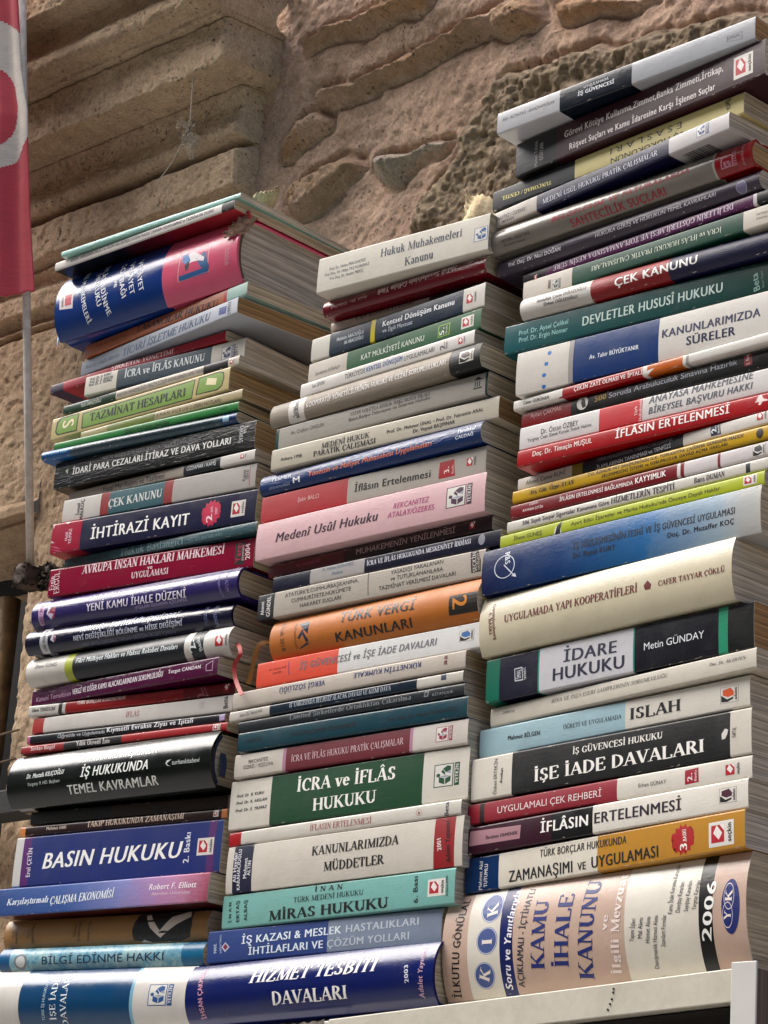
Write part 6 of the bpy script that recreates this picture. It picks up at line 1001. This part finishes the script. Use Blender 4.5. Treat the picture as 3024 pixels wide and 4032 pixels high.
 dict(id=92,loc=(-0.36052, -0.02591, 0.65281),rot=(0.0, 0.0065, 0.0374),L=0.21773,t=0.00496,dep=0.1502,b=0.0005,grp='law books in the left stack',label='pale turquoise booklet on the very top of the left stack',bands=[(0, 'a2cac2')],crk=0.3,
  items=[]),
]
ROOTS = {}
for d in BOOKS: ROOTS[d['id']] = book(d)

# ribbons and torn bits that belong to particular books
def to_local(root, pts):
    M = (Matrix.Translation(root.location) @ root.rotation_euler.to_matrix().to_4x4()).inverted(); return [M @ Vector(p) for p in pts]
def smooth_path(P, n=9):
    P = [Vector(p) for p in P]; out = []
    for i in range(len(P) - 1):
        p0, p1, p2, p3 = P[max(i - 1, 0)], P[i], P[i + 1], P[min(i + 2, len(P) - 1)]
        for k in range(n):
            t = k / n; out.append(.5 * ((2 * p1) + (p2 - p0) * t + (2 * p0 - 5 * p1 + 4 * p2 - p3) * t * t + (3 * p1 - p0 - 3 * p2 + p3) * t ** 3))
    out.append(P[-1]); return out
def ribbon(root, pts, w, mat, name='bookmark_ribbon'):
    P = smooth_path(to_local(root, pts)); V, F = [], []
    for i, p in enumerate(P):
        d = (P[min(i + 1, len(P) - 1)] - P[max(i - 1, 0)]).normalized(); tw = .5 + .6 * math.sin(i * .17)
        s = d.cross(Vector((.75 * math.cos(tw), -.66, .3 * math.sin(tw)))).normalized() * w * .5; n = d.cross(s).normalized() * .0002
        V += [p - s - n, p + s - n, p + s + n, p - s + n]
    for i in range(len(P) - 1):
        for k in range(4): F.append((i * 4 + k, i * 4 + (k + 1) % 4, i * 4 + 4 + (k + 1) % 4, i * 4 + 4 + k))
    F += [(3, 2, 1, 0), tuple(len(V) - 4 + k for k in range(4))]
    link_mesh(name, V, F, [mat], parent=root)
M_RIB = plain_mat('red_ribbon', 'b02a22', .5, bump=.0003, scale=900, var=.35); M_RIBO = plain_mat('ochre_ribbon', '9a6420', .5, bump=.0003, scale=900, var=.35)
ribbon(ROOTS[72], [(-0.1352, 0.012, 0.2821), (-0.1222, 0.004, 0.279), (-0.1119, -0.002, 0.2688), (-0.117, -0.002, 0.2609), (-0.1142, -0.003, 0.2502), (-0.1056, -0.006, 0.2399), (-0.0991, -0.008, 0.2336)], .0032, M_RIB)
ribbon(ROOTS[43], [(-0.0986, 0.02, 0.2795), (-0.0973, 0.012, 0.2791), (-0.0998, 0.006, 0.2762), (-0.1017, 0.004, 0.2681), (-0.1041, 0.004, 0.2548), (-0.1068, 0.004, 0.2458)], .0036, M_RIBO)
# torn headcap of the big hardcover: crumpled cloth and board fibres
root = ROOTS[90]; d = BOOKS[90 - 1]; L_, t_ = d['L'], d['t']
n, m = 26, 14; V = []
for i in range(n):
    a = i / (n - 1)
    for j in range(m):
        b_ = j / (m - 1) - .5; q = vnoise(np.array([a * 9.0]), np.array([b_ * 6 + 3]), 5)[0] - .5; q2 = vnoise(np.array([a * 21.0 + 4]), np.array([b_ * 13 + 3]), 8)[0] - .5
        w = t_ * (.70 + .30 * a); bd_ = d['b']; e = min(1, abs(2 * w / t_ - 1)); y = -bd_ * (1 - e ** 2.3)
        V.append((L_ - .010 + .014 * a * .3 + .020 * (b_ + .2) + .006 * q, y - .0020 - .004 * abs(q) - .003 * q2 + .006 * (b_ > .2) * (b_ - .2) * 3, w + .003 * q2 + .003 * q))
F = [(i * m + j, i * m + j + 1, (i + 1) * m + j + 1, (i + 1) * m + j) for i in range(n - 1) for j in range(m - 1)]
o = link_mesh('torn_headcap', V, F, [plain_mat('torn_board', 'a98a74', .9, bump=.0012, scale=260, var2='6b5346')], parent=root)
sm = o.modifiers.new('thick', 'SOLIDIFY'); sm.thickness = .0012
link_mesh('ribbon_end', *tube_geo([(L_ + .001, .004, t_ * .93), (L_ + .003, -.002, t_ * .99), (L_ + .003, -.004, t_ + .004)], .0016), [M_RIB], parent=root, smooth=True)
# blue cloth tail hanging from the dark green hardcover
root = ROOTS[66]; d = BOOKS[66 - 1]; L_, t_ = d['L'], d['t']
for k in range(7):
    x0 = L_ - .0012; pts = [(x0, .003 + .0006 * k, t_ * .62), (x0 + .002, .002 + .0008 * k, t_ * .45), (x0 + .003 - .0004 * k, .001 + .0011 * k, t_ * (.20 + .02 * (k % 3)))]
    if k == 0: VV, FF = [], []
    v_, f_ = tube_geo(smooth_path(pts, 6), .0007, 6); o_ = len(VV); VV += v_; FF += [tuple(q + o_ for q in f) for f in f_]
link_mesh('cloth_tail', VV, FF, [plain_mat('blue_cloth', '33405c', .9, bump=.0006, scale=700, var=.5)], parent=root, smooth=True)
# bar code on the underside of the book with the silver end
root = ROOTS[27]; d = BOOKS[27 - 1]; L_ = d['L']; V, F = [], []; r3 = random.Random(4); x = L_ * .80
while x < L_ * .90:
    w = r3.choice([.0004, .0007, .0011]); V += [(x, .006, -.00012), (x + w, .006, -.00012), (x + w, .022, -.00012), (x, .022, -.00012)]; F.append(tuple(range(len(V) - 4, len(V)))); x += w + r3.choice([.0004, .0008])
link_mesh('bar_code', V, F, [ink('1c1a1c')], parent=root)
